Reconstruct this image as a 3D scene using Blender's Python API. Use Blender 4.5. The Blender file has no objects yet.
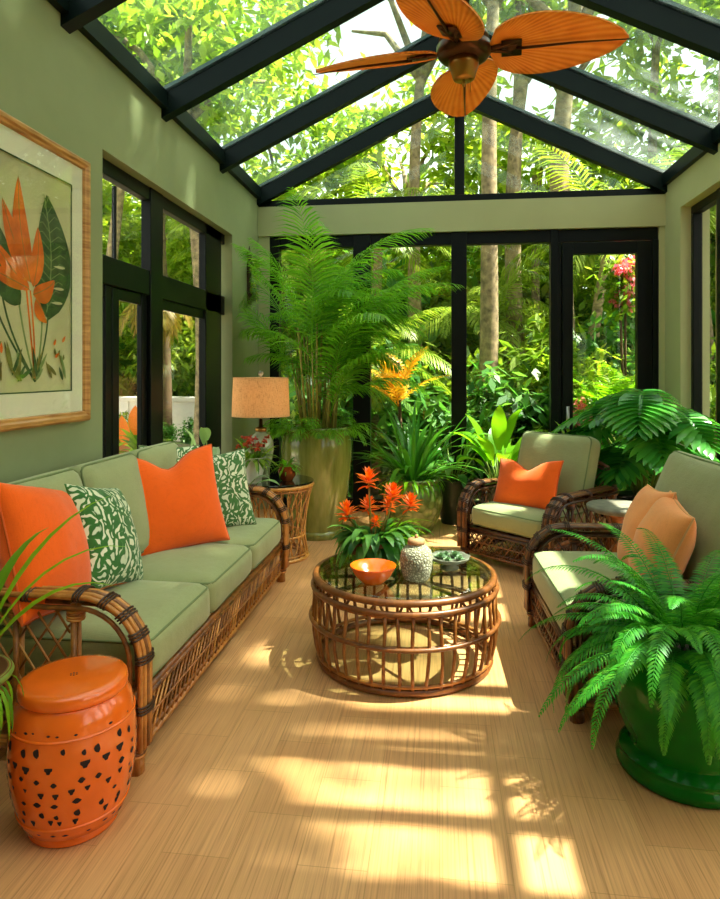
import bpy, math, random
from mathutils import Vector, Matrix, Euler, noise
random.seed(7)
PI = math.pi
sc = bpy.context.scene
COL = sc.collection

# ------------------------------------------------------------------ camera, sky, sun, exposure
cam_d = bpy.data.cameras.new('camera')
cam = bpy.data.objects.new('camera', cam_d)
COL.objects.link(cam)
cam.location = (0, 0, 1.6)
cam.rotation_euler = (PI / 2, 0, math.radians(7.0))
cam_d.sensor_fit = 'VERTICAL'
cam_d.sensor_height = 36.0
cam_d.lens = 650 / 899 * 36.0
cam_d.shift_y = -77.5 / 899
cam_d.clip_start = 0.05
cam_d.clip_end = 300
sc.camera = cam

world = bpy.data.worlds.new('sky_world')
sc.world = world
world.use_nodes = True
wn, wl = world.node_tree.nodes, world.node_tree.links
wn.clear()
w_out = wn.new('ShaderNodeOutputWorld')
w_bg = wn.new('ShaderNodeBackground')
w_sky = wn.new('ShaderNodeTexSky')
w_sky.sky_type = 'NISHITA'
w_sky.sun_disc = False
w_sky.sun_elevation = math.radians(62.5)
w_sky.sun_rotation = math.radians(90)
w_sky.dust_density = 3.0
w_hsv = wn.new('ShaderNodeHueSaturation')
w_hsv.inputs['Saturation'].default_value = 0.35
w_mix = wn.new('ShaderNodeMix'); w_mix.data_type = 'RGBA'; w_mix.blend_type = 'MULTIPLY'
w_mix.inputs[0].default_value = 1.0
w_mix.inputs[7].default_value = (1.0, 0.97, 0.84, 1)
wl.new(w_sky.outputs[0], w_hsv.inputs['Color'])
wl.new(w_hsv.outputs[0], w_mix.inputs[6])
wl.new(w_mix.outputs[2], w_bg.inputs['Color'])
w_bg.inputs['Strength'].default_value = 0.66
wl.new(w_bg.outputs[0], w_out.inputs['Surface'])

sun_d = bpy.data.lights.new('sun', 'SUN')
sun_d.energy = 25.0
sun_d.angle = math.radians(0.8)
sun_d.color = (1.0, 0.93, 0.79)
sun = bpy.data.objects.new('sun', sun_d)
COL.objects.link(sun)
SUN_DIR = Vector((math.cos(math.radians(62.5)), 0.03, math.sin(math.radians(62.5)))).normalized()
sun.location = SUN_DIR * 40
sun.rotation_euler = SUN_DIR.to_track_quat('Z', 'Y').to_euler()

sc.view_settings.view_transform = 'Standard'
sc.view_settings.look = 'None'
sc.view_settings.exposure = 0.02
sc.view_settings.gamma = 1.0
sc.view_settings.use_curve_mapping = False
sc.cycles.transparent_max_bounces = 24
sc.cycles.max_bounces = 10
sc.cycles.diffuse_bounces = 5
sc.cycles.sample_clamp_indirect = 8.0

# ------------------------------------------------------------------ materials
def srgb(r, g, b):
    f = lambda c: c / 12.92 if c <= .04045 else ((c + .055) / 1.055) ** 2.4
    return (f(r / 255), f(g / 255), f(b / 255), 1)

class NT:
    def __init__(s, name):
        s.m = bpy.data.materials.new(name); s.m.use_nodes = True
        s.n = s.m.node_tree.nodes; s.l = s.m.node_tree.links
        s.n.clear(); s.out = s.n.new('ShaderNodeOutputMaterial')
    def node(s, t, **kw):
        n = s.n.new(t)
        for k, v in kw.items():
            if hasattr(n, k): setattr(n, k, v)
            else: n.inputs[k.replace('_', ' ')].default_value = v
        return n
    def link(s, a, b): s.l.new(a, b)
    def coord(s, scale=(1, 1, 1), rot=(0, 0, 0), which='Object'):
        c = s.n.new('ShaderNodeTexCoord'); m = s.n.new('ShaderNodeMapping')
        m.inputs['Scale'].default_value = scale; m.inputs['Rotation'].default_value = rot
        s.link(c.outputs[which], m.inputs['Vector']); return m.outputs[0]
    def noise(s, vec, scale, detail=3, rough=.5, dist=0):
        n = s.n.new('ShaderNodeTexNoise')
        n.inputs['Scale'].default_value = scale; n.inputs['Detail'].default_value = detail
        n.inputs['Roughness'].default_value = rough; n.inputs['Distortion'].default_value = dist
        if vec: s.link(vec, n.inputs['Vector'])
        return n.outputs['Fac']
    def ramp(s, fac, stops, interp='LINEAR'):
        r = s.n.new('ShaderNodeValToRGB'); r.color_ramp.interpolation = interp
        e = r.color_ramp.elements
        while len(e) < len(stops): e.new(0.5)
        for el, (p, c) in zip(e, stops):
            el.position = p; el.color = c if len(c) == 4 else (*c, 1)
        s.link(fac, r.inputs[0]); return r.outputs[0]
    def mixc(s, fac, a, b, mode='MIX'):
        m = s.n.new('ShaderNodeMix'); m.data_type = 'RGBA'; m.blend_type = mode
        for i, v in ((0, fac), (6, a), (7, b)):
            if isinstance(v, (int, float, tuple)): m.inputs[i].default_value = v
            else: s.link(v, m.inputs[i])
        return m.outputs[2]
    def math(s, op, a, b=0.0):
        m = s.n.new('ShaderNodeMath'); m.operation = op
        for i, v in enumerate((a, b)):
            if isinstance(v, (int, float)): m.inputs[i].default_value = v
            else: s.link(v, m.inputs[i])
        return m.outputs[0]
    def bump(s, h, strength=.3, dist=.01):
        b = s.n.new('ShaderNodeBump'); b.inputs['Strength'].default_value = strength
        b.inputs['Distance'].default_value = dist; s.link(h, b.inputs['Height']); return b.outputs[0]
    def principled(s, color, rough=.5, metal=0, spec=.5, coat=0, normal=None, sheen=0):
        p = s.n.new('ShaderNodeBsdfPrincipled')
        if isinstance(color, tuple): p.inputs['Base Color'].default_value = color
        else: s.link(color, p.inputs['Base Color'])
        if isinstance(rough, (int, float)): p.inputs['Roughness'].default_value = rough
        else: s.link(rough, p.inputs['Roughness'])
        p.inputs['Metallic'].default_value = metal
        p.inputs['Specular IOR Level'].default_value = spec
        p.inputs['Coat Weight'].default_value = coat
        p.inputs['Coat Roughness'].default_value = .08
        p.inputs['Sheen Weight'].default_value = sheen
        if normal: s.link(normal, p.inputs['Normal'])
        return p
    def done(s, shader):
        s.link(shader.outputs[0] if hasattr(shader, 'outputs') else shader, s.out.inputs['Surface']); return s.m

def scale_c(c, k): return (c[0] * k, c[1] * k, c[2] * k, 1)

def plain(name, c, rough=.5, var=.12, nscale=6, bump=0, bscale=60, metal=0, spec=.5, coat=0, sheen=0):
    t = NT(name); v = t.coord()
    col = t.ramp(t.noise(v, nscale, 4), [(.3, scale_c(c, 1 - var)), (.7, scale_c(c, 1 + var))])
    nm = t.bump(t.noise(v, bscale, 3), bump, .004) if bump else None
    return t.done(t.principled(col, rough, metal, spec, coat, nm, sheen))

def fabric(name, c, var=.06):
    t = NT(name); v = t.coord()
    w1 = t.noise(t.coord((240, 24, 240)), 1, 2); w2 = t.noise(t.coord((24, 240, 24)), 1, 2)
    w = t.math('ADD', w1, w2)
    col = t.ramp(t.noise(v, 5, 4), [(.3, scale_c(c, 1 - var)), (.7, scale_c(c, 1 + var))])
    col = t.mixc(.35, col, t.ramp(w, [(.3, scale_c(c, .72)), (1.0, scale_c(c, 1.25))]))
    h = t.math('ADD', t.math('MULTIPLY', w, .35), t.math('MULTIPLY', t.noise(v, 14, 4), 1.5))
    return t.done(t.principled(col, .85, 0, .2, 0, t.bump(h, .35, .006), .25))

def leafmat(name, cols, trans=.45, rough=.42, spec=.45, stripes=False):
    """thin living leaf: glossy upper side plus light coming through; hue varies leaf by leaf"""
    t = NT(name); g = t.n.new('ShaderNodeNewGeometry')
    k = len(cols)
    col = t.ramp(g.outputs['Random Per Island'], [(i / max(1, k - 1), c) for i, c in enumerate(cols)])
    n = t.noise(t.coord(), 7, 3)
    col = t.mixc(t.math('MULTIPLY', n, .35), col, t.mixc(1.0, col, (.55, .7, .5, 1), 'MULTIPLY'))
    p = t.principled(col, rough, 0, spec)
    tr = t.n.new('ShaderNodeBsdfTranslucent')
    t.link(t.mixc(1.0, col, (1.5, 1.5, .75, 1), 'MULTIPLY'), tr.inputs['Color'])
    mx = t.n.new('ShaderNodeMixShader'); mx.inputs[0].default_value = trans
    t.link(p.outputs[0], mx.inputs[1]); t.link(tr.outputs[0], mx.inputs[2])
    return t.done(mx)

def glassmat(name, tint, refl=.05, graze=.6, haze=0.0):
    t = NT(name)
    tr = t.n.new('ShaderNodeBsdfTransparent'); tr.inputs[0].default_value = tint
    gl = t.n.new('ShaderNodeBsdfGlossy'); gl.inputs['Roughness'].default_value = .01
    lw = t.n.new('ShaderNodeLayerWeight'); lw.inputs['Blend'].default_value = .5
    f = t.math('ADD', t.math('MULTIPLY', t.math('POWER', lw.outputs['Facing'], 4.0), graze), refl)
    mx = t.n.new('ShaderNodeMixShader'); t.link(f, mx.inputs[0])
    t.link(tr.outputs[0], mx.inputs[1]); t.link(gl.outputs[0], mx.inputs[2])
    sh = mx
    if haze:
        d = t.n.new('ShaderNodeBsdfTranslucent'); d.inputs[0].default_value = (.8, .9, .85, 1)
        m2 = t.n.new('ShaderNodeMixShader')
        t.link(t.math('MULTIPLY', t.ramp(t.noise(t.coord(), 1.7, 5, .65), [(.35, (0, 0, 0)), (.75, (1, 1, 1))]), haze), m2.inputs[0])
        t.link(mx.outputs[0], m2.inputs[1]); t.link(d.outputs[0], m2.inputs[2]); sh = m2
    return t.done(sh)

def rattan(name, dark, mid, light):
    t = NT(name); g = t.n.new('ShaderNodeNewGeometry'); v = t.coord()
    n = t.noise(v, 22, 4, .6)
    f = t.math('ADD', t.math('MULTIPLY', g.outputs['Random Per Island'], .45), t.math('MULTIPLY', n, .6))
    col = t.ramp(f, [(.2, dark), (.5, mid), (.85, light)])
    h = t.noise(t.coord(), 90, 3)
    return t.done(t.principled(col, .38, 0, .5, .15, t.bump(h, .35, .003)))

MT = {}
def mats():
    M = MT
    t = NT('sage_wall_paint'); v = t.coord()
    col = t.ramp(t.noise(v, 1.3, 5, .6), [(.3, srgb(132, 139, 98)), (.7, srgb(143, 149, 107))])
    M['wall'] = t.done(t.principled(col, .7, 0, .25, 0, t.bump(t.noise(v, 120, 2), .08, .002)))
    M['wall_pale'] = plain('pale_olive_paint', srgb(176, 174, 126), .65, .04, 2)
    # bamboo floor
    t = NT('bamboo_floor'); v = t.coord(rot=(0, 0, PI / 2))
    b = t.n.new('ShaderNodeTexBrick'); t.link(v, b.inputs['Vector'])
    b.inputs['Scale'].default_value = 1.0; b.inputs['Brick Width'].default_value = .46; b.inputs['Row Height'].default_value = .23
    b.inputs['Mortar Size'].default_value = .0015; b.inputs['Mortar Smooth'].default_value = .3
    b.inputs['Color1'].default_value = srgb(214, 160, 110); b.inputs['Color2'].default_value = srgb(204, 148, 100)
    b.inputs['Mortar'].default_value = srgb(176, 128, 78); b.inputs['Bias'].default_value = .1
    s1 = t.noise(t.coord((85, 1.3, 1)), 1, 4, .7); s2 = t.noise(t.coord((170, 3, 1)), 1, 2, .5)
    st = t.math('ADD', t.math('MULTIPLY', s1, .6), t.math('MULTIPLY', s2, .5))
    col = t.mixc(1.0, b.outputs['Color'], t.ramp(st, [(.36, (.58, .48, .38)), (.52, (1, .97, .94)), (.72, (1.2, 1.2, 1.16))]), 'MULTIPLY')
    col = t.mixc(t.ramp(t.noise(t.coord((1, 1, 1)), 2.2, 3), [(.4, (0, 0, 0)), (.7, (.35, .35, .35))]), col, srgb(188, 132, 74))
    M['floor'] = t.done(t.principled(col, t.math('ADD', t.math('MULTIPLY', s1, .25), .28), 0, .4, 0, t.bump(st, .12, .002)))
    M['black'] = plain('black_green_metal', srgb(9, 12, 10), .38, .15, 8, spec=.22)
    M['roof_metal'] = plain('dark_green_roof_metal', srgb(9, 22, 19), .4, .12, 4, spec=.14)
    M['cap_metal'] = plain('grey_green_glazing_cap', srgb(42, 76, 68), .4, .1, 4, spec=.3)
    M['glass'] = glassmat('window_glass', (.95, .97, .95, 1), .03, .5)
    M['roof_glass'] = glassmat('roof_glass', (.83, .915, .89, 1), .03, .4, .06)
    M['table_glass'] = glassmat('green_tint_table_glass', (.70, .78, .70, 1), .12, .8)
    M['black_glass'] = plain('black_glass', srgb(16, 22, 18), .06, .05, 3, coat=.5)
    M['sage'] = fabric('sage_cushion_fabric', srgb(146, 149, 102))
    M['sage_pipe'] = plain('sage_piping', srgb(112, 124, 78), .8)
    M['orange'] = fabric('orange_pillow_fabric', srgb(238, 92, 6), .05)
    M['orange_pipe'] = plain('orange_piping', srgb(214, 84, 10), .8)
    M['peach'] = fabric('peach_orange_fabric', srgb(240, 150, 84), .1)
    M['peach_pipe'] = plain('peach_piping', srgb(236, 168, 110), .8)
    for nm, sc_, gr in (('leafprint', 13, srgb(58, 112, 46)), ('scrollprint', 17, srgb(76, 122, 62))):
        t = NT('green_%s_fabric' % nm); v = t.coord()
        d = t.n.new('ShaderNodeTexNoise'); d.inputs['Scale'].default_value = 7; t.link(v, d.inputs['Vector'])
        vv = t.mixc(.16, v, d.outputs['Color'])
        w = t.n.new('ShaderNodeTexVoronoi'); w.feature = 'DISTANCE_TO_EDGE'; w.inputs['Scale'].default_value = sc_
        t.link(vv, w.inputs['Vector'])
        w2 = t.n.new('ShaderNodeTexWave'); w2.inputs['Scale'].default_value = 9; w2.inputs['Distortion'].default_value = 7; w2.inputs['Detail'].default_value = 2
        t.link(vv, w2.inputs['Vector'])
        f = t.math('ADD', t.math('MULTIPLY', w.outputs['Distance'], 2.3), t.math('MULTIPLY', w2.outputs['Fac'], .28))
        col = t.ramp(f, [(.20, srgb(222, 220, 190)), (.26, gr), (.70, scale_c(gr, .75)), (.78, srgb(206, 212, 178))])
        M[nm] = t.done(t.principled(col, .85, 0, .2, 0, t.bump(t.noise(v, 14, 4), .3, .006), .2))
    M['rust_weave'] = plain('rust_flecked_backing', srgb(190, 106, 44), .85, .5, 40)
    M['rattan_gold'] = rattan('golden_rattan', srgb(78, 42, 16), srgb(176, 106, 42), srgb(222, 154, 76))
    M['rattan_brown'] = rattan('brown_rattan', srgb(54, 27, 10), srgb(128, 72, 28), srgb(196, 126, 58))
    M['rattan_dark'] = rattan('dark_rattan', srgb(34, 18, 9), srgb(92, 52, 24), srgb(164, 104, 54))
    M['rattan_light'] = rattan('honey_rattan', srgb(120, 66, 22), srgb(206, 136, 56), srgb(238, 182, 98))
    M['rattan_wrap'] = plain('rattan_wrapping', srgb(60, 32, 14), .5, .3, 50)
    M['orange_glaze'] = plain('orange_ceramic_glaze', srgb(238, 104, 22), .22, .12, 5, coat=.6)
    M['orange_bowl'] = plain('orange_bowl_glaze', srgb(240, 96, 12), .2, .06, 5, coat=.6)
    M['hole_shade'] = plain('painted_hole_shade', srgb(30, 10, 4), .8)  # dark colour standing for the shade inside the stool's openings
    # olive glazes with streaks
    t = NT('olive_glaze'); st = t.noise(t.coord((9, 9, 1.2)), 1, 5, .6)
    col = t.ramp(st, [(.3, srgb(92, 98, 34)), (.55, srgb(140, 142, 66)), (.8, srgb(170, 162, 92))])
    M['olive_glaze'] = t.done(t.principled(col, .16, 0, .5, .6))
    t = NT('embossed_celadon'); v = t.coord(); w = t.n.new('ShaderNodeTexVoronoi'); w.inputs['Scale'].default_value = 16; t.link(v, w.inputs['Vector'])
    col = t.ramp(w.outputs['Distance'], [(.1, srgb(150, 158, 90)), (.6, srgb(96, 112, 52))])
    M['celadon'] = t.done(t.principled(col, .35, 0, .5, .3, t.bump(w.outputs['Distance'], .8, .02)))
    M['green_glaze'] = plain('emerald_glaze', srgb(10, 96, 20), .12, .25, 5, spec=.16, coat=.06)
    M['white_glaze'] = plain('white_ceramic', srgb(226, 218, 200), .35, .05, 9, coat=.2)
    M['dark_pot'] = plain('dark_green_planter_glaze', srgb(34, 48, 30), .4, .2, 6)
    M['terracotta'] = plain('brown_clay', srgb(122, 70, 36), .7, .2, 10, bump=.2)
    M['copper'] = plain('copper_glaze', srgb(150, 74, 26), .25, .55, 14, metal=.5)
    t = NT('carved_stone'); v = t.coord((1, 1, .8)); w = t.n.new('ShaderNodeTexVoronoi'); w.feature = 'DISTANCE_TO_EDGE'; w.inputs['Scale'].default_value = 75; t.link(v, w.inputs['Vector'])
    col = t.ramp(w.outputs['Distance'], [(.02, srgb(120, 112, 88)), (.3, srgb(196, 190, 164))])
    M['stone_jar'] = t.done(t.principled(col, .75, 0, .3, 0, t.bump(w.outputs['Distance'], 1, .012)))
    M['stone'] = plain('grey_stone', srgb(116, 114, 96), .8, .25, 18, bump=.4)
    M['stopper'] = plain('clay_stopper', srgb(178, 132, 90), .7, .2, 20)
    M['soil'] = plain('dark_soil', srgb(46, 32, 20), .95, .4, 40, bump=.6)
    # linen lamp shade
    t = NT('linen_lamp_shade'); w = t.math('ADD', t.noise(t.coord((40, 40, 420)), 1, 2), t.noise(t.coord((260, 260, 24)), 1, 2))
    col = t.ramp(w, [(.7, srgb(176, 134, 86)), (1.3, srgb(222, 186, 136))])
    p = t.principled(col, .9, 0, .2); tr = t.n.new('ShaderNodeBsdfTranslucent'); t.link(col, tr.inputs[0])
    mx = t.n.new('ShaderNodeMixShader'); mx.inputs[0].default_value = .4
    t.link(p.outputs[0], mx.inputs[1]); t.link(tr.outputs[0], mx.inputs[2]); M['shade'] = t.done(mx)
    M['lamp_body'] = plain('celadon_lamp_ceramic', srgb(168, 170, 130), .25, .25, 14, coat=.5)
    M['brass'] = plain('aged_brass', srgb(170, 122, 58), .3, .1, 8, metal=.9)
    M['steel'] = plain('brushed_steel', srgb(170, 168, 158), .35, .1, 8, metal=.9)
    M['bronze'] = plain('dark_bronze', srgb(74, 46, 26), .3, .25, 10, metal=.8)
    # fan blade: woven palm, ribs fanning from the root
    t = NT('palm_weave_blade'); c = t.n.new('ShaderNodeTexCoord'); sx = t.n.new('ShaderNodeSeparateXYZ'); t.link(c.outputs['Object'], sx.inputs[0])
    ang = t.math('ARCTAN2', sx.outputs['Y'], t.math('ADD', sx.outputs['X'], -.12))
    sw = t.math('SINE', t.math('MULTIPLY', ang, 80.0))
    col = t.ramp(t.math('ADD', t.math('MULTIPLY', sw, .25), t.noise(t.coord(), 10, 4)), [(.1, srgb(216, 116, 26)), (.5, srgb(238, 140, 40)), (.9, srgb(246, 164, 68))])
    M['blade'] = t.done(t.principled(col, .5, 0, .35, 0, t.bump(sw, .22, .004)))
    t = NT('gilded_wood'); n = t.noise(t.coord((6, 6, 60)), 1, 4)
    M['frame_wood'] = t.done(t.principled(t.ramp(n, [(.3, srgb(150, 96, 40)), (.7, srgb(206, 150, 84))]), .35, 0, .5, .2))
    M['mat_board'] = plain('ivory_mat_board', srgb(240, 228, 204), .9, .02, 3)
    M['print_paper'] = plain('aged_print_paper', srgb(206, 194, 150), .9, .12, 2.5)
    M['print_orange'] = plain('printed_orange', srgb(226, 104, 20), .9, .25, 12)
    M['print_green'] = plain('printed_green', srgb(62, 84, 40), .9, .3, 14)
    M['print_vein'] = plain('printed_pale_green', srgb(128, 142, 84), .9, .1, 14)
    M['print_olive'] = plain('printed_olive', srgb(126, 116, 52), .9, .3, 20)
    M['terrace'] = plain('pale_terrace_stone', srgb(196, 184, 160), .85, .15, 3, bump=.2)
    M['white_wall'] = plain('white_render', srgb(220, 216, 208), .8, .05, 3)
    M['ground'] = plain('garden_earth', srgb(84, 92, 48), .95, .5, 1.6, bump=.5, bscale=6)
    M['bark'] = plain('grey_brown_bark', srgb(142, 124, 92), .9, .55, 14, bump=1, bscale=22)
    M['bark_dark'] = plain('brown_bark', srgb(92, 72, 48), .9, .35, 9, bump=.8, bscale=14)
    M['stem'] = plain('green_cane', srgb(112, 132, 44), .45, .3, 20)
    M['stem_gold'] = plain('yellow_green_cane', srgb(150, 140, 56), .45, .3, 20)
    # leaves
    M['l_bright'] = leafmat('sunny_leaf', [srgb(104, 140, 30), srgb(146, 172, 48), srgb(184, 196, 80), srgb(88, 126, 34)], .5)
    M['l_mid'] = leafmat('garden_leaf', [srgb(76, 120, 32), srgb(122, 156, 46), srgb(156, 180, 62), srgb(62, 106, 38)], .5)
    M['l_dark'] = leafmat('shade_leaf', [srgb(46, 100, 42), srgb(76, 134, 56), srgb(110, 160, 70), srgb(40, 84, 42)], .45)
    M['l_palm'] = leafmat('palm_leaf', [srgb(78, 140, 26), srgb(128, 184, 44), srgb(94, 156, 34)], .5, .34)
    M['l_palmout'] = leafmat('garden_palm_leaf', [srgb(96, 130, 30), srgb(150, 170, 58), srgb(122, 150, 40)], .45, .4)
    M['l_straw'] = leafmat('dry_palm_leaf', [srgb(150, 120, 50), srgb(176, 150, 70), srgb(120, 110, 40)], .4)
    M['l_strap'] = leafmat('strap_leaf', [srgb(52, 116, 30), srgb(96, 158, 52), srgb(70, 136, 38)], .42, .28)
    M['l_lime'] = leafmat('lime_leaf', [srgb(96, 160, 18), srgb(140, 190, 30), srgb(70, 136, 26)], .5, .32)
    M['l_fern'] = leafmat('fern_leaf', [srgb(40, 124, 34), srgb(78, 166, 46), srgb(54, 142, 40), srgb(104, 180, 56)], .4, .4)
    M['l_phil'] = leafmat('glossy_leaf', [srgb(36, 108, 38), srgb(66, 142, 50), srgb(88, 160, 54)], .35, .26, .6)
    M['l_yellow'] = leafmat('golden_leaf', [srgb(240, 192, 40), srgb(248, 206, 70), srgb(236, 164, 40), srgb(206, 190, 60)], .4)
    M['l_pale'] = leafmat('pale_variegated_leaf', [srgb(176, 200, 160), srgb(140, 178, 120), srgb(206, 220, 190)], .4)
    M['f_orange'] = leafmat('orange_petal', [srgb(250, 108, 12), srgb(252, 132, 30), srgb(244, 92, 8)], .3)
    M['f_red'] = leafmat('red_petal', [srgb(190, 56, 40), srgb(214, 96, 64), srgb(168, 70, 52)], .3)
    M['f_pink'] = leafmat('pink_petal', [srgb(244, 110, 156), srgb(252, 160, 186), srgb(236, 84, 136)], .35)
    M['succulent'] = leafmat('succulent_leaf', [srgb(120, 150, 112), srgb(150, 176, 136), srgb(92, 128, 90)], .1)
mats()

# ------------------------------------------------------------------ mesh building
class MB:
    def __init__(s): s.v = []; s.f = []; s.mi = []; s.cur = 0
    def add(s, vs, fs):
        o = len(s.v); s.v.extend([tuple(p) for p in vs])
        s.f.extend([tuple(i + o for i in f) for f in fs]); s.mi.extend([s.cur] * len(fs)); return s
    def hexa(s, p):
        return s.add(p, [(0, 3, 2, 1), (4, 5, 6, 7), (0, 1, 5, 4), (1, 2, 6, 5), (2, 3, 7, 6), (3, 0, 4, 7)])
    def box(s, x0, x1, y0, y1, z0, z1):
        return s.hexa([(x0, y0, z0), (x1, y0, z0), (x1, y1, z0), (x0, y1, z0), (x0, y0, z1), (x1, y0, z1), (x1, y1, z1), (x0, y1, z1)])
    def tube(s, path, r, n=6, closed=False, caps=True):
        P = [Vector(p) for p in path]; L = len(P)
        if not hasattr(r, '__len__'): r = [r] * L
        T = []
        for i in range(L):
            a = P[(i - 1) % L] if (closed or i > 0) else P[i]
            b = P[(i + 1) % L] if (closed or i < L - 1) else P[i]
            d = b - a; T.append(d.normalized() if d.length > 1e-9 else Vector((0, 0, 1)))
        up = Vector((0, 0, 1)) if abs(T[0].z) < .9 else Vector((1, 0, 0))
        N = (up - T[0] * up.dot(T[0])).normalized(); vs = []
        for i in range(L):
            N = N - T[i] * N.dot(T[i])
            N = N.normalized() if N.length > 1e-6 else T[i].orthogonal().normalized()
            B = T[i].cross(N)
            for k in range(n):
                a = 2 * PI * k / n
                vs.append(P[i] + (N * math.cos(a) + B * math.sin(a)) * r[i])
        fs = []
        for i in range(L if closed else L - 1):
            j = (i + 1) % L
            for k in range(n):
                m = (k + 1) % n
                fs.append((i * n + k, i * n + m, j * n + m, j * n + k))
        if caps and not closed:
            fs.append(tuple(reversed(range(n)))); fs.append(tuple((L - 1) * n + k for k in range(n)))
        return s.add(vs, fs)
    def lathe(s, prof, n=40, c=(0, 0), ripple=None):
        vs = []; fs = []; L = len(prof)
        for (r, z) in prof:
            for k in range(n):
                a = 2 * PI * k / n; rr = r * (1 + (ripple(a, z) if ripple else 0))
                vs.append((c[0] + rr * math.cos(a), c[1] + rr * math.sin(a), z))
        for i in range(L - 1):
            for k in range(n):
                m = (k + 1) % n
                fs.append((i * n + k, i * n + m, (i + 1) * n + m, (i + 1) * n + k))
        if prof[0][0] > 1e-4: fs.append(tuple(reversed(range(n))))
        if prof[-1][0] > 1e-4: fs.append(tuple((L - 1) * n + k for k in range(n)))
        return s.add(vs, fs)
    def ring(s, R, z, r, n=64, m=6, c=(0, 0), wob=0):
        return s.tube([(c[0] + R * math.cos(2 * PI * k / n), c[1] + R * math.sin(2 * PI * k / n), z + wob * math.sin(k * 1.7)) for k in range(n)], r, m, True)
    def blade(s, base, d, up, L, W, droop=0, fold=.15, segs=4, shape=None, twist=0):
        """one leaf: base point, direction, upward normal, length, width; droops along its length; folded on the midrib"""
        base = Vector(base); d = Vector(d).normalized(); up = Vector(up)
        side = d.cross(up)
        side = side.normalized() if side.length > 1e-6 else d.orthogonal().normalized()
        p = base.copy(); vs = []; step = L / segs; cd = d.copy()
        for i in range(segs + 1):
            t = i / segs
            w = W * .5 * (shape(t) if shape else math.sin(PI * min(1, t * .93 + .07)) ** .8)
            if i == segs: w = 0
            nn = side.cross(cd)
            if w <= 1e-6: vs.append([p.copy()])
            else: vs.append([p - side * w + nn * fold * w, p.copy(), p + side * w + nn * fold * w])
            cd = (cd + Vector((0, 0, -1)) * (droop * step / max(L, 1e-6) * (1 + t))).normalized()
            p = p + cd * step
        flat = []; idx = []
        for row in vs:
            idx.append(list(range(len(flat), len(flat) + len(row)))); flat += row
        fs = []
        for a, b in zip(idx, idx[1:]):
            if len(a) == 3 and len(b) == 3: fs += [(a[0], a[1], b[1], b[0]), (a[1], a[2], b[2], b[1])]
            elif len(a) == 3: fs += [(a[0], a[1], b[0]), (a[1], a[2], b[0])]
            elif len(b) == 3: fs += [(a[0], b[1], b[0]), (a[0], b[2], b[1])]
        s.add(flat, fs); return p
    def quadleaf(s, p, d, n, L, W):
        p = Vector(p); d = Vector(d).normalized(); n = Vector(n)
        sd = d.cross(n); sd = sd.normalized() if sd.length > 1e-6 else d.orthogonal()
        m = p + d * L * .45 - n * L * .04
        return s.add([p, m - sd * W / 2, p + d * L - n * L * .12, m + sd * W / 2], [(0, 1, 2, 3)])
    def mesh(s, name, mats_, smooth=True):
        me = bpy.data.meshes.new(name); me.from_pydata(s.v, [], s.f)
        if not isinstance(mats_, (list, tuple)): mats_ = [mats_]
        for m in mats_: me.materials.append(MT[m])
        if len(mats_) > 1: me.polygons.foreach_set('material_index', s.mi)
        if smooth: me.polygons.foreach_set('use_smooth', [True] * len(me.polygons))
        me.update(); return me
    def build(s, name, mats_, parent=None, smooth=True, loc=None, rot=None, sharp=None, bevel=None):
        me = s.mesh(name, mats_, smooth)
        if sharp is not None and smooth:
            try: me.set_sharp_from_angle(angle=math.radians(sharp))
            except Exception: pass
        o = bpy.data.objects.new(name, me); COL.objects.link(o)
        if parent: o.parent = parent
        if loc: o.location = loc
        if rot: o.rotation_euler = rot
        if bevel:
            b = o.modifiers.new('bevel', 'BEVEL'); b.width = bevel; b.segments = 2; b.limit_method = 'ANGLE'
        return o

def tag(o, label=None, cat=None, group=None, kind=None):
    if label: o['label'] = label
    if cat: o['category'] = cat
    if group: o['group'] = group
    if kind: o['kind'] = kind
    return o
def empty(name, loc=(0, 0, 0), rz=0, **kw):
    o = bpy.data.objects.new(name, None); o.empty_display_size = .1
    COL.objects.link(o); o.location = loc; o.rotation_euler = (0, 0, rz); return tag(o, **kw)
def kids(o): return [c for c in COL.objects if c.parent == o]
def copy_tree(o, kd, parent=None):
    c = o.copy(); COL.objects.link(c)
    if parent: c.parent = parent
    for ch in kd.get(o, []): copy_tree(ch, kd, c)
    return c
def kid_map():
    d = {}
    for o in COL.objects:
        if o.parent: d.setdefault(o.parent, []).append(o)
    return d
U = random.uniform
def rv(): 
    while True:
        v = Vector((U(-1, 1), U(-1, 1), U(-1, 1)))
        if .05 < v.length < 1: return v.normalized()

# ------------------------------------------------------------------ room shell
XL, XR, YB, YF = -2.10, 2.42, 7.40, -1.60          # room faces
XM = .16; ZE, ZA = 3.70, 4.80                       # ridge line, eave and apex heights
SL = (ZA - ZE) / (XM - XL)
def roof_z(x): return ZA - abs(x - XM) * SL

fl = MB().box(XL - .3, XR + .3, YF - .2, YB + .2, -.08, 0).build('floor', 'floor', smooth=False)
tag(fl, 'pale bamboo floor laid in long narrow strips', 'floor', kind='structure')

b = MB()
b.box(XL - .25, XL, YF - .2, 3.85, 0, ZE); b.box(XL - .25, XL, 6.42, YB + .2, 0, ZE); b.box(XL - .25, XL, 3.85, 6.42, 3.0, ZE)
tag(b.build('wall_left', 'wall', smooth=False), 'sage green wall with the framed print and a deep window opening', 'wall', kind='structure')

b = MB()   # back wall: pale header, posts at both ends
b.box(XL, XR, YB - .03, YB + .2, 3.18, 3.52)
b.box(XL, XL + .13, YB - .01, YB + .2, 0, 3.18); b.box(XR - .06, XR, YB - .01, YB + .2, 0, 3.18)
tag(b.build('wall_back', 'wall_pale', smooth=False), 'pale olive header beam above the garden glazing', 'wall', kind='structure')

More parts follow.
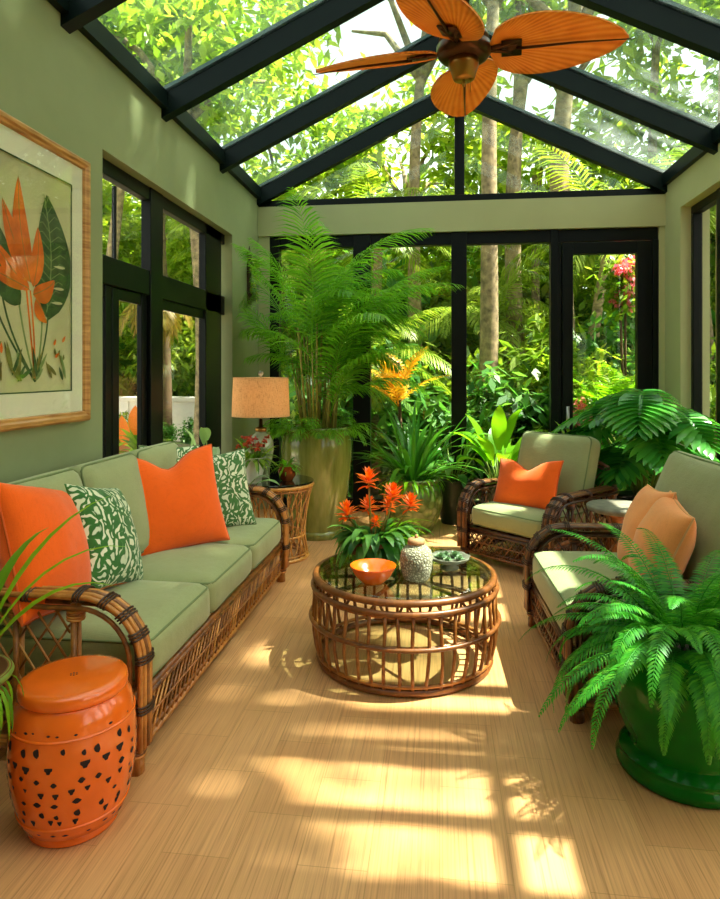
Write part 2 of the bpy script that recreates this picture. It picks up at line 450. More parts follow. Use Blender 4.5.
b = MB()   # wall on the sunny side: pale header and corner pier; glazing is set back in it
b.box(XR, XR + .28, YF - .2, YB + .2, 3.27, 3.62)
b.box(XR, XR + .28, 6.93, YB + .2, 0, 3.27); b.box(XR, XR + .28, YF - .2, YF + .2, 0, 3.27)
tag(b.build('wall_right', 'wall_pale', smooth=False), 'pale olive header and corner pier beside the sunlit doors', 'wall', kind='structure')

b = MB()
b.add([(XL - .25, YF, 0), (XR + .28, YF, 0), (XR + .28, YF, ZE), (XM, YF, ZA), (XL - .25, YF, ZE),
       (XL - .25, YF - .2, 0), (XR + .28, YF - .2, 0), (XR + .28, YF - .2, ZE), (XM, YF - .2, ZA), (XL - .25, YF - .2, ZE)],
      [(0, 1, 2, 3, 4), (9, 8, 7, 6, 5), (0, 5, 6, 1), (1, 6, 7, 2), (2, 7, 8, 3), (3, 8, 9, 4), (4, 9, 5, 0)])
tag(b.build('wall_front', 'wall', smooth=False), 'plain sage green end wall without any window', 'wall', kind='structure')

# glazed gable roof
ceil = empty('ceiling', (XM, 3, ZE), label='glass gable roof carried on dark green metal rafters', cat='ceiling', kind='structure')
O = Vector(ceil.location)
def cbuild(mb, name, mat, **kw):
    mb.v = [tuple(Vector(p) - O) for p in mb.v]
    o = mb.build(name, mat, ceil, smooth=False, **kw); o['kind'] = 'structure'; return o
def slope(mb, x0, x1, y0, y1, dz0, dz1):
    p = []
    for dz in (dz0, dz1):
        for (x, y) in ((x0, y0), (x1, y0), (x1, y1), (x0, y1)): p.append((x, y, roof_z(x) + dz))
    if x1 < x0: p = [p[1], p[0], p[3], p[2], p[5], p[4], p[7], p[6]]
    return mb.hexa(p)
RY = [7.36, 6.08, 4.76, 3.44, 2.12, .80, -.52, -1.50]
for y in RY:
    for (xa, xb) in ((XL - .05, XM), (XM, XR + .05)):
        cbuild(slope(MB(), xa, xb, y - .045, y + .045, -.17, .0), 'rafter', 'roof_metal')
        cbuild(slope(MB(), xa, xb, y - .065, y + .065, .015, .045), 'glazing_cap', 'cap_metal')
for y0, y1 in zip(RY[1:], RY):
    for (xa, xb) in ((XL - .05, XM - .05), (XM + .05, XR + .05)):
        cbuild(slope(MB(), xa, xb, y0, y1, .001, .013), 'roof_pane', 'roof_glass')
cbuild(MB().box(XM - .07, XM + .07, YF - .2, YB + .1, ZA - .30, ZA + .06), 'ridge_beam', 'roof_metal')
cbuild(MB().box(XL - .10, XL + .05, YF - .2, YB + .1, ZE - .10, ZE + .03), 'eave_beam', 'roof_metal')
cbuild(MB().box(XR - .05, XR + .10, YF - .2, YB + .1, ZE - .10, ZE + .03), 'eave_beam', 'roof_metal')

# windows and doors -------------------------------------------------
def opening(name, loc, label, cat, frame, panes, extra=(), mat='black'):
    e = empty(name, loc, label=label, cat=cat, kind='structure'); o = Vector(loc)
    mb = MB()
    for bx in frame: mb.box(*bx)
    mb.v = [tuple(Vector(p) - o) for p in mb.v]
    f = mb.build('door_frame' if cat == 'door' else 'window_frame', mat, e, smooth=False, bevel=.006); f['kind'] = 'structure'
    for bx in panes:
        mb = MB(); mb.box(*bx) if len(bx) == 6 else mb.hexa(bx)
        mb.v = [tuple(Vector(p) - o) for p in mb.v]
        g = mb.build('pane', 'glass', e, smooth=False); g['kind'] = 'structure'
    for nm, mb, m in extra:
        mb.v = [tuple(Vector(p) - o) for p in mb.v]
        x = mb.build(nm, m, e); x['kind'] = 'structure'
    return e

# gable window over the header
y0, y1 = YB + .0, YB + .10
fr = [(XL, XR, y0, y1, 3.52, 3.60), (XM + .02 - .055 + .04, XM + .02 + .055 + .04, y0, y1, 3.60, ZA - .18)]
gp = [[(XL + .05, y0 + .04, 3.60), (XM, y0 + .04, 3.60), (XM, y0 + .048, 3.60), (XL + .05, y0 + .048, 3.60),
       (XL + .05, y0 + .04, 3.62), (XM, y0 + .04, ZA - .1), (XM, y0 + .048, ZA - .1), (XL + .05, y0 + .048, 3.62)],
      [(XM + .1, y0 + .04, 3.60), (XR - .05, y0 + .04, 3.60), (XR - .05, y0 + .048, 3.60), (XM + .1, y0 + .048, 3.60),
       (XM + .1, y0 + .04, ZA - .12), (XR - .05, y0 + .04, 3.62), (XR - .05, y0 + .048, 3.62), (XM + .1, y0 + .048, ZA - .12)]]
opening('window_1', (XM, YB, 3.52), 'triangular gable window with a black centre post above the header', 'window', fr, gp)

# three tall fixed lights
yb0, yb1 = YB + .02, YB + .12
fr = [(-1.97, 1.30, yb0, yb1, 3.04, 3.18), (-1.97, 1.30, yb0, yb1, 0, .14)]
for xa, xb in ((-1.97, -1.86), (-.99, -.79), (.13, .30), (1.22, 1.30)): fr.append((xa, xb, yb0 - .02, yb1, .0, 3.18))
pn = [(xa, xb, yb0 + .045, yb0 + .053, .14, 3.04) for xa, xb in ((-1.86, -.99), (-.79, .13), (.30, 1.22))]
opening('window_2', (-.33, YB, 0), 'row of tall black framed panes facing the garden', 'window', fr, pn)
# garden door
fr = [(1.30, 2.36, yb0, yb1, 3.04, 3.18), (1.30, 1.34, yb0, yb1, 0, 3.04), (2.30, 2.36, yb0 - .02, yb1, 0, 3.04),
      (1.345, 1.46, yb0 - .015, yb1 - .02, .01, 3.03), (2.14, 2.295, yb0 - .015, yb1 - .02, .01, 3.03),
      (1.46, 2.14, yb0 - .015, yb1 - .02, 2.90, 3.03), (1.46, 2.14, yb0 - .015, yb1 - .02, .01, .25)]
hd = MB().box(1.385, 1.42, yb0 - .03, yb0 - .014, .95, 1.22); hd.tube([(1.40, yb0 - .03, 1.06), (1.40, yb0 - .07, 1.06), (1.48, yb0 - .07, 1.06)], .009, 8)
opening('door_1', (1.83, YB, 0), 'black framed glass garden door with a steel handle', 'door', fr, [(1.46, 2.14, yb0 + .035, yb0 + .043, .25, 2.90)],
        [('door_handle', hd, 'steel')])

# window and french doors set in the sage wall
xa, xb = -2.25, -2.20
fr = [(xa, xb + .02, 3.85, 6.42, 2.90, 3.0), (xa, xb + .02, 3.85, 6.42, 2.18, 2.37), (xa, xb + .03, 4.69, 4.91, 0, 3.0), (xa, xb + .02, 5.88, 6.32, 0, 3.0),
      (xa, xb + .02, 3.85, 3.88, 0, 3.0), (xa + .01, xb - .01, 4.225, 4.245, 2.37, 2.88), (xa + .02, xb, 4.91, 5.88, 2.10, 2.18), (xa + .02, xb, 4.91, 5.88, 0, .12)]
pn = [(xa + .022, xa + .03, 3.88, 4.22, 2.37, 2.88), (xa + .022, xa + .03, 4.26, 4.69, 2.37, 2.88),
      (xa + .022, xa + .03, 4.91, 5.88, 2.37, 2.88), (xa + .022, xa + .03, 4.91, 5.88, .12, 2.10)]
opening('window_3', (-2.24, 5.4, 0), 'black framed window with a transom light beside the french doors', 'window', fr, pn)
fr = [(xa + .01, xb, 3.88, 3.93, .0, 2.18), (xa + .01, xb, 4.07, 4.155, 0, 2.18), (xa + .01, xb, 4.165, 4.26, 0, 2.18), (xa + .01, xb, 4.60, 4.69, 0, 2.18),
      (xa + .015, xb - .005, 3.93, 4.07, 2.10, 2.18), (xa + .015, xb - .005, 4.26, 4.60, 2.10, 2.18), (xa + .015, xb - .005, 3.93, 4.07, 0, .2), (xa + .015, xb - .005, 4.26, 4.60, 0, .2)]
pn = [(xa + .022, xa + .03, 3.93, 4.07, .2, 2.10), (xa + .022, xa + .03, 4.26, 4.60, .2, 2.10)]
opening('door_2', (-2.24, 4.2, 0), 'narrow black french doors opening to the terrace', 'door', fr, pn)

# sunny side: doors below, transom lights above, their close uprights added out of view to stripe the sun
xa, xb = XR + .10, XR + .19
DOORS = [(6.93, 6.10), (6.10, 4.70), (4.70, 3.30), (3.30, 1.90), (1.90, .50), (.50, -1.40)]
fr = [(xa, xb, -1.40, 6.93, 3.19, 3.27), (xa, xb, -1.40, 6.10, 2.32, 2.46), (xa, xb, -1.40, 6.93, 0, .18)]
pn = []
for (ya, yc) in DOORS:
    fr += [(xa - .01, xb, yc, yc + .20, 0, 3.27), (xa, xb, ya - .06, ya, 0, 3.19)]
    if ya > 6.5: pn.append((xa + .04, xa + .048, yc + .20, ya - .06, .18, 3.19)); continue
    pn.append((xa + .04, xa + .048, yc + .20, ya - .06, .18, 2.32))
    pn.append((xa + .04, xa + .048, yc + .20, ya - .06, 2.46, 3.19))
y = 6.05
while y > -1.2:
    fr.append((xa + .015, xb - .015, y - .035, y + .035, 2.46, 3.19)); y -= .345
opening('window_4', (XR + .14, 3, 0), 'black framed glazed doors set back in the sunny side', 'window', fr, pn)

# unseen slatted screen added above the roof to throw sun bands on the floor
scr = empty('added_sun_screen', (1.4, 1.2, 4.3), label='unseen slatted screen added over the sunny slope to cast sun bands', cat='sun screen', kind='structure')
O2 = Vector(scr.location)
y = 3.12; m = MB()
while y > -1.4:
    m.hexa([(x, yy_, roof_z(x) + dz) for dz in (.26, .31) for (x, yy_) in ((.30, y), (2.55, y), (2.55, y + .095), (.30, y + .095))]); y -= .345
for x in (.5, 2.3): m.box(x - .03, x + .03, -1.4, 3.2, roof_z(x) + .20, roof_z(x) + .25)
for x in (.5, 2.3):
    for yy_ in (2.12, .80, -.52): m.box(x - .02, x + .02, yy_ - .02, yy_ + .02, roof_z(x) + .03, roof_z(x) + .22)
m.v = [tuple(Vector(p) - O2) for p in m.v]
o = m.build('added_screen_frame', 'roof_metal', scr, smooth=False); o['kind'] = 'structure'

# ------------------------------------------------------------------ soft furnishings
def box_cushion(w, d, h, r=.05, puff=.03, n=12, front=.012, seed=0):
    """rounded, slightly domed cushion centred on its base (z from 0)"""
    vs = []; fs = []; key = {}
    H = (w / 2, d / 2, h / 2); r = min(r, h / 2 * .9)
    inn = [a - r for a in H]
    def put(p):
        k = tuple(round(c, 5) for c in p)
        if k in key: return key[k]
        P = [p[i] * H[i] for i in range(3)]
        C = [max(-inn[i], min(inn[i], P[i])) for i in range(3)]
        D = Vector([P[i] - C[i] for i in range(3)])
        q = Vector(C) + (D.normalized() * r if D.length > 1e-9 else Vector())
        u, v = p[0], p[1]
        q.z += (1 if p[2] > 0 else -.3) * abs(p[2]) * puff * (1 - u * u) ** .7 * (1 - v * v) ** .7 if abs(u) < 1 and abs(v) < 1 else 0
        q.y += -front * (1 - u * u) * (1 - p[2] ** 2) if v < -.99 else 0
        nz = noise.noise(Vector((q.x * 5 + seed, q.y * 5, q.z * 7))) * .006
        q.z += nz; q.y += nz * .6; q.z += h / 2
        key[k] = len(vs); vs.append(q); return key[k]
    g = [-1 + 2 * i / n for i in range(n + 1)]
    g = [math.copysign(abs(a) ** .8, a) for a in g]
    for ax in range(3):
        for sgn in (-1, 1):
            for i in range(n):
                for j in range(n):
                    q = []
                    for (a, b) in ((i, j), (i + 1, j), (i + 1, j + 1), (i, j + 1)):
                        p = [0, 0, 0]; p[ax] = sgn; p[(ax + 1) % 3] = g[a]; p[(ax + 2) % 3] = g[b]; q.append(put(tuple(p)))
                    fs.append(tuple(q if sgn > 0 else reversed(q)))
    return MB().add(vs, fs)
def cushion_piping(w, d, h, r=.05, top=True, bot=True):
    mb = MB(); rr = r * .42; c = .06
    for z, use in ((h - rr * .9, top), (rr * .9, bot)):
        if not use: continue
        path = []
        for (cx, cy, a0) in ((w / 2 - c, d / 2 - c, 0), (-w / 2 + c, d / 2 - c, 90), (-w / 2 + c, -d / 2 + c, 180), (w / 2 - c, -d / 2 + c, 270)):
            for k in range(4):
                a = math.radians(a0 + 30 * k); path.append((cx + (c - rr * .55) * math.cos(a), cy + (c - rr * .55) * math.sin(a), z))
        mb.tube(path, .0065, 5, True)
    return mb
def add_cushion(name, parent, w, d, h, loc, rot=(0, 0, 0), fab='sage', pip='sage_pipe', r=.05, puff=.03, seed=0):
    c = box_cushion(w, d, h, r, puff, seed=seed).build(name, fab, parent, loc=loc, rot=rot)
    cushion_piping(w, d, h, r).build('piping', pip, c)
    return c

def throw_pillow(w, h, t, chop=0, seed=0, n=22, pinch=.075):
    """square knife-edge pillow, standing: x across, z up, facing -y, centre at origin; returns body and edge path"""
    vs = []; fs = []
    def pt(u, v, sg):
        x = w / 2 * u * (1 - pinch * (1 - v * v)); z = h / 2 * v * (1 - pinch * (1 - u * u))
        e = max(0, (1 - u * u) * (1 - v * v)) ** .42
        th = t / 2 * e
        if chop:
            k = math.exp(-(u / .36) ** 2)
            z -= chop * k * max(0, v + .25) ** 1.6
            th *= 1 - .25 * k * max(0, v)
        wr = noise.noise(Vector((x * 7 + seed, z * 7, sg * 3))) * .015 * e
        ang = math.atan2(v, u); rad = max(abs(u), abs(v))
        wr += .0055 * math.sin(ang * 24 + seed) * max(0, rad - .55) * e * 2
        return Vector((x, sg * (th + wr), z))
    g = [math.sin(PI / 2 * (-1 + 2 * i / n)) for i in range(n + 1)]
    for sg in (-1, 1):
        o = len(vs)
        for j in range(n + 1):
            for i in range(n + 1): vs.append(pt(g[i], g[j], sg))
        for j in range(n):
            for i in range(n):
                q = (o + j * (n + 1) + i, o + j * (n + 1) + i + 1, o + (j + 1) * (n + 1) + i + 1, o + (j + 1) * (n + 1) + i)
                fs.append(q if sg < 0 else tuple(reversed(q)))
    edge = [pt(a, -1, 0) for a in g] + [pt(1, a, 0) for a in g[1:]] + [pt(a, 1, 0) for a in reversed(g[:-1])] + [pt(-1, a, 0) for a in reversed(g[1:-1])]
    return MB().add(vs, fs), edge
def pillow(loc, facing, lean, w, h, t, fab, pip, label, group=None, roll=0, chop=0, seed=0, back=None, name='throw_pillow'):
    """facing: direction (degrees in plan) the front looks to; lean: tilt back in degrees"""
    mb, edge = throw_pillow(w, h, t, chop, seed)
    mt = [fab]
    if back:
        mt = [fab, back]; half = len(mb.f) // 2; mb.mi = [0] * half + [1] * half
    o = mb.build(name, mt)
    rz = math.radians(facing + 90)
    o.matrix_world = Matrix.Translation(loc) @ Matrix.Rotation(rz, 4, 'Z') @ Matrix.Rotation(math.radians(-lean), 4, 'X') @ Matrix.Rotation(math.radians(roll), 4, 'Y')
    MB().tube(edge, .006, 5, True).build('piping', pip, o)
    return tag(o, label, 'pillow', group)

# ------------------------------------------------------------------ rattan seating
def lattice(mb, inside, u0, u1, z0, z1, put, sp=.08, slope_=1.5, r=.005, both=True, off=.006):
    """criss-cross canes in a (u, z) panel clipped by inside(u, z); put(u, z, layer) gives the 3-D point"""
    for lay, sg in enumerate((1, -1) if both else (1,)):
        k = -((z1 - z0) / slope_)
        while u0 + k < u1 + (z1 - z0) / slope_:
            run = []
            N = 40
            for i in range(N + 1):
                z = z0 + (z1 - z0) * i / N
                u = u0 + k + sg * (z - (z0 + z1) / 2) / slope_ + (z1 - z0) / slope_ / 2
                if u0 <= u <= u1 and inside(u, z): run.append((u, z))
                else:
                    if len(run) > 2: mb.tube([put(*run[0], lay), put(*run[len(run) // 2], lay), put(*run[-1], lay)], r, 5)
                    run = []
            if len(run) > 2: mb.tube([put(*run[0], lay), put(*run[len(run) // 2], lay), put(*run[-1], lay)], r, 5)
            k += sp
def wraps(mb, p, ax, r, n=4, gap=.011):
    """a few turns of binding around a cane at p, along axis ax"""
    ax = Vector(ax).normalized(); p = Vector(p)
    a = ax.orthogonal().normalized(); b = ax.cross(a)
    for i in range(n):
        c = p + ax * (i - (n - 1) / 2) * gap
        mb.tube([c + (a * math.cos(2 * PI * k / 10) + b * math.sin(2 * PI * k / 10)) * r for k in range(10)], .0058, 5, True)

def rattan_seat(name, W, D, nseat, loc, rz, label, cat, rat, seat_z=.31, seat_h=.19, arm_z=.68, back_h=.62, back_w=None, canes=5, backs=None, lean=16, R=.26, group=None):
    """front faces local -y; arms at x = +-W/2"""
    e = empty(name, loc, rz, label=label, cat=cat, group=group)
    aw = .105; yf, yb_ = -D / 2, D / 2
    # base: rails all round and the slatted deck under the cushions
    m = MB()
    for z, r in ((.075, .014), (.105, .010), (seat_z - .05, .014), (seat_z - .022, .016)):
        m.tube([(-W / 2 + .05, yf + .035, z), (W / 2 - .05, yf + .035, z)], r, 8)
        m.tube([(-W / 2 + .05, yb_ - .03, z), (W / 2 - .05, yb_ - .03, z)], r, 8)
        for s in (-1, 1): m.tube([(s * (W / 2 - .05), yf + .035, z), (s * (W / 2 - .05), yb_ - .03, z)], r, 8)
    k = 0
    while -W / 2 + .12 + k * .09 < W / 2 - .1:
        x = -W / 2 + .12 + k * .09; m.box(x - .022, x + .022, yf + .05, yb_ - .04, seat_z - .03, seat_z - .008); k += 1
    m.build('base_frame', rat, e)
    # woven front and back panels
    for nm, y in (('front_panel', yf + .035), ('back_panel', yb_ - .03)):
        m = MB()
        lattice(m, lambda u, z: True, -W / 2 + .07, W / 2 - .07, .08, seat_z - .04, lambda u, z, l: (u, y + (l - .5) * .012, z), sp=.052, slope_=1.25, r=.0062)
        if nm == 'front_panel': m.tube([(-W / 2 + .07, y - .012, .175), (W / 2 - .07, y - .012, .175)], .006, 6)
        m.build(nm, rat, e)
    for s in (-1, 1):
        m = MB(); xo = s * (W / 2 - aw / 2)
        def arch(off, z_top, Rr, ylen=0):
            P = [(yb_ + .0, z_top - off)]
            P.append((yf + Rr + .02, z_top - off))
            for q in range(1, 10):
                a = PI / 2 * q / 9
                P.append((yf + Rr - (Rr - off) * math.sin(a), z_top - Rr + (Rr - off) * math.cos(a)))
            for z in (seat_z - .02, .1): P.append((yf + off, z))
            return P
        A = arch(0, arm_z, R)
        for c in range(canes):
            x = xo + (c - (canes - 1) / 2) * aw / canes
            crown = .012 * (1 - ((c - (canes - 1) / 2) / (canes / 2)) ** 2)
            m.tube([(x, y - crown, z + crown) for y, z in A], aw / canes * .54, 7)
        for off in (.045, ):
            B = arch(off, arm_z, R)
            for x in (xo - aw * .3, xo + aw * .3): m.tube([(x, y, z) for y, z in B], .011, 6)
        armo = m.build('arm', rat, e)
        # bindings over the bundle, lattice and posts under it: pieces of the arm
        for (y, z), (y2, z2) in [(A[i], A[i + 1]) for i in (1, 3, 5, 7, 9)] + [((0, arm_z), (.1, arm_z)), ((yb_ - .1, arm_z), (yb_, arm_z)), (A[-2], A[-1])]:
            t = Vector((0, y2 - y, z2 - z)).normalized(); c = Vector((xo, y, z)); up = Vector((0, -t.z, t.y))
            coil = [c + t * .013 * i / 14 + Vector((math.cos(2 * PI * i / 14) * aw * .56, 0, 0)) + up * (math.sin(2 * PI * i / 14) * .026 - .004) for i in range(14 * 3 + 1)]
            MB().tube(coil, .0044, 5).build('binding', 'rattan_wrap', armo)
        m = MB()
        def inside(u, z):
            if u < yf + .02: return False
            zt = arm_z - .045
            if u < yf + R:
                dy = yf + R - u; rr = R - .045
                zt = arm_z - R + math.sqrt(max(0, rr * rr - dy * dy)) if dy < rr else 0
            return .09 < z < zt
        lattice(m, inside, yf + .05 if rat != 'rattan_gold' else yf + .30, yb_ - .02, .09, arm_z - .04, lambda u, z, l: (xo + (l - .5) * .014, u, z), sp=.088, slope_=1.45, r=.0055)
        for y, z1 in ((yf + .29, arm_z - .03), (0.08, arm_z - .03), (yb_ - .02, arm_z)):
            for dx in (-.018, .018): m.tube([(xo + dx, y, .06), (xo + dx, y, z1)], .012, 7)
            wraps(m, (xo, y, z1 - .05), (0, 0, 1), .033)
        for z in (.09, seat_z - .02): m.tube([(xo, yf + .03, z), (xo, yb_ - .02, z)], .013, 7)
        m.build('lattice', rat, armo)
        for y, tall in ((yf + .035, 0), (yb_ - .035, 1)):
            m = MB()
            for dx, dy in ((-.017, -.012), (.017, -.012), (0, .016)): m.tube([(xo + dx, y + dy, 0), (xo + dx, y + dy, .33 if not tall else .62)], .016, 8)
            wraps(m, (xo, y, .09), (0, 0, 1), .038); wraps(m, (xo, y, .28), (0, 0, 1), .038, 5)
            m.tube([(xo, y, 0), (xo, y, .05)], .034, 10)
            m.build('leg', rat, e)
    # woven back
    m = MB(); bz = seat_z + back_h * .9; tl = math.tan(math.radians(lean))
    yy = lambda z: yb_ - .10 + max(0, z - seat_z) * tl * .45
    P = [(-W / 2 + .06, yy(.1), .10), (-W / 2 + .06, yy(bz - .14), bz - .14), (-W / 2 + .10, yy(bz), bz - .03), (-W / 2 + .18, yy(bz), bz)]
    P = P + [(-x, y, z) for x, y, z in reversed(P)]
    m.tube(P, .018, 8); m.tube([(x * .985, y - .02, z - .03) for x, y, z in P], .012, 8)
    lattice(m, lambda u, z: True, -W / 2 + .08, W / 2 - .08, seat_z, bz - .03, lambda u, z, l: (u, yy(z) + (l - .5) * .012, z), sp=.085, slope_=1.3, r=.0055)
    m.build('back_frame', rat, e)
    inner = W - 2 * aw - .02; sw = inner / nseat
    for i in range(nseat):
        x = -inner / 2 + sw * (i + .5)
        add_cushion('seat_cushion', e, sw - .006, D - .17, seat_h, (x, -.075, seat_z), seed=i * 3.1 + W)
    nb = backs or nseat; bw = back_w or inner / nb
    for i in range(nb):
        x = -inner / 2 + bw * (i + .5)
        # stands on the seat, leaning on the woven back
        o = box_cushion(bw - .01, back_h, .19, .06, .05, seed=i * 2.3 + 9 + W).build('back_cushion', 'sage', e,
                loc=(x, yb_ - .135, seat_z + seat_h + back_h / 2 * math.cos(math.radians(lean)) - .005), rot=(math.radians(90 - lean), 0, 0))
        cushion_piping(bw - .01, back_h, .19, .06).build('piping', 'sage_pipe', o)
    return e

SX = -1.632
sofa = rattan_seat('sofa', 2.50, .92, 3, (SX, 3.67, 0), PI / 2, 'long rattan sofa with sage green cushions along the sage wall', 'sofa', 'rattan_gold',
                   seat_z=.31, seat_h=.19, arm_z=.70, back_h=.60, lean=14, back_w=.635)
rattan_seat('armchair', .96, .95, 1, (.83, 5.67, 0), math.radians(-43.6), 'rattan armchair by the garden door with an orange lumbar pillow', 'armchair', 'rattan_dark',
            seat_z=.30, seat_h=.17, arm_z=.63, back_h=.58, lean=18, R=.22)
rattan_seat('armchair', 1.22, 1.04, 1, (1.09, 3.66, 0), math.radians(-88), 'wide rattan armchair behind the potted fern with two peach pillows', 'armchair', 'rattan_dark',
            seat_z=.30, seat_h=.20, arm_z=.63, back_h=.62, lean=20, R=.24)

pillow((-1.76, 2.72, .81), 6, 20, .54, .60, .29, 'orange', 'orange_pipe', 'orange pillow leaning beside the sofa arm next to the ceramic stool', roll=13, seed=1)
pillow((-1.70, 3.13, .765), 2, 22, .50, .54, .24, 'leafprint', 'rust_weave', 'green and cream leaf print pillow with rust edging at the sofa end near the stool', roll=13, seed=2, back='rust_weave')
pillow((-1.65, 3.88, .80), -42, 17, .66, .63, .20, 'orange', 'orange_pipe', 'big square orange pillow with dented top in the middle of the sofa', roll=-3, chop=.07, seed=3)
pillow((-1.56, 4.36, .765), -52, 14, .54, .54, .16, 'scrollprint', 'sage_pipe', 'green and cream scroll print pillow beside the sofa arm near the lamp', roll=-4, seed=4)
pillow((-1.82, 4.26, .87), -40, 16, .44, .46, .10, 'scrollprint', 'sage_pipe', 'green print pillow mostly hidden behind the big orange sofa pillow', roll=4, seed=5)
pillow((.725, 5.60, .66), -133, 22, .62, .42, .18, 'orange', 'orange_pipe', 'orange lumbar pillow on the armchair by the garden door', chop=.06, roll=-4, seed=6)
pillow((1.10, 3.42, .725), 176, 22, .46, .48, .24, 'peach', 'peach_pipe', 'peach orange pillow standing before another peach pillow beside the fern', roll=6, seed=7)
pillow((1.12, 3.72, .735), 178, 20, .46, .48, .22, 'peach', 'peach_pipe', 'peach pillow tucked behind another peach pillow on the wide armchair', roll=-5, seed=8)

# ------------------------------------------------------------------ garden stool
e = empty('garden_stool', (-1.30, 2.185, 0), label='glossy orange pierced ceramic drum stool standing by the sofa arm', cat='stool')
def prof_r(z):
    t = z / .49
    return .148 + .052 * math.sin(PI * min(1, max(0, t))) ** .75 + .026 * t
m = MB()
pr = [(.130, 0), (.146, .0), (.153, .008), (.153, .028), (.147, .034)] + [(prof_r(z), z) for z in [.04 + .4 * i / 18 for i in range(19)]] + [(.178, .462), (.174, .47)]
m.lathe(pr, 64); body = m.build('body', 'orange_glaze', e)
m = MB(); m.lathe([(.0, .47), (.176, .468), (.182, .474), (.184, .484), (.182, .506), (.176, .513), (.15, .517), (0, .519)], 64)
lid = m.build('seat_top', 'orange_glaze', e)
m = MB()
for k in range(7):
    a = 2 * PI * k / 6; rr = .011 if k < 6 else 0
    m.lathe([(0, .5185), (.0036, .5192), (0, .5196)], 8, (rr * math.cos(a), rr * math.sin(a)))
m.build('finger_hole_shade', 'hole_shade', lid)  # dark dots on the solid lid for shade in the finger grip
for z in (.085, .385): MB().ring(prof_r(z), z, .005, 64, 6).build('raised_band', 'orange_glaze', body)
def hole_patch(mb, a, z, su, sv, shape):
    R = prof_r(z); ca, sa = math.cos(a), math.sin(a)
    tz = (prof_r(z + .01) - prof_r(z - .01)) / .02
    out = Vector((ca, sa, -tz)).normalized(); tu = Vector((-sa, ca, 0)); tv = out.cross(tu) * -1
    if tv.z < 0: tv = -tv
    P = Vector((R * ca, R * sa, z)); n = 10; ring = []
    for k in range(n):
        t = 2 * PI * k / n
        rr = {'drop': 1 - .35 * math.sin(t) - .15 * math.cos(3 * t), 'dia': 1 / (abs(math.cos(t)) + abs(math.sin(t))) * 1.1, 'tri': 1 + .3 * math.sin(3 * t)}[shape]
        ring.append(P + out * .0012 + tu * su * rr * math.cos(t) + tv * sv * rr * math.sin(t))
    mb.add(ring + [P + out * .0016], [(k, (k + 1) % n, n) for k in range(n)])
m = MB(); rnd = random.Random(4)
rows = [(.405, 30, .006, .0035, 'dia'), (.352, 20, .008, .011, 'drop'), (.302, 22, .011, .009, 'tri'), (.258, 20, .009, .009, 'dia'), (.222, 24, .007, .007, 'tri'),
        (.184, 20, .010, .008, 'dia'), (.146, 20, .008, .010, 'drop'), (.115, 26, .006, .008, 'tri'), (.066, 26, .009, .004, 'dia')]
for z, n, su, sv, sh in rows:
    for k in range(n):
        if rnd.random() < .12: continue
        q = rnd.uniform(.85, 1.5)
        hole_patch(m, 2 * PI * (k + rnd.uniform(-.22, .22)) / n, z + rnd.uniform(-.008, .008), su * q, sv * q, sh)
m.build('piercing_shade', 'hole_shade', body, smooth=False)  # dark patches laid on the uncut body as the shade in its piercings

# ------------------------------------------------------------------ coffee table
CT = (-.20, 3.67)
e = empty('coffee_table', (*CT, 0), label='round rattan drum coffee table with a green tinted glass top', cat='coffee table')
m = MB()
cr = lambda z: .445 + .068 * math.sin(PI * min(1, (z + .06) / .60)) ** .9
for z, r in ((.022, .019), (.055, .011)): m.ring(cr(z), z, r, 72, 8)
m.build('base_ring', 'rattan_brown', e)
m = MB(); m.ring(cr(.25) + .012, .25, .012, 72, 8); m.ring(cr(.25) - .012, .25, .010, 72, 8); m.build('middle_ring', 'rattan_brown', e)
m = MB(); m.ring(.510, .418, .016, 72, 8); m.ring(.494, .397, .010, 72, 8); m.build('shoulder_ring', 'rattan_brown', e)
m = MB(); m.ring(.497, .468, .019, 72, 8); m.ring(.470, .455, .012, 72, 8); m.build('top_ring', 'rattan_brown', e)
for k in range(44):
    a = 2 * PI * k / 44; m = MB()
    P = []
    for z in (.03, .1, .18, .25, .33, .405):
        rr = cr(z) if z < .40 else .506
        aa = a + .012 * math.sin(k * 2.3 + z * 9)
        P.append((rr * math.cos(aa), rr * math.sin(aa), z))
    m.tube(P, .0095, 7)
    a2 = a + (.05 if k % 2 else -.05)
    m.tube([(.508 * math.cos(a), .508 * math.sin(a), .418), (.497 * math.cos(a2), .497 * math.sin(a2), .462)], .0075, 6)
    m.build('upright_cane', 'rattan_brown', e)
m = MB(); m.lathe([(0, .478), (.478, .478), (.481, .482), (.481, .488), (.478, .491), (0, .491)], 80)
m.build('glass_top', 'table_glass', e, sharp=30)
m = MB()
for k in range(6):
    a = 2 * PI * k / 6 + .2; m.tube([(.06 * math.cos(a), .06 * math.sin(a), .455), (.47 * math.cos(a), .47 * math.sin(a), .455)], .011, 7)
m.lathe([(0, .445), (.07, .447), (.07, .463), (0, .465)], 20)
m.build('top_support', 'rattan_brown', e)
TZ = .4915

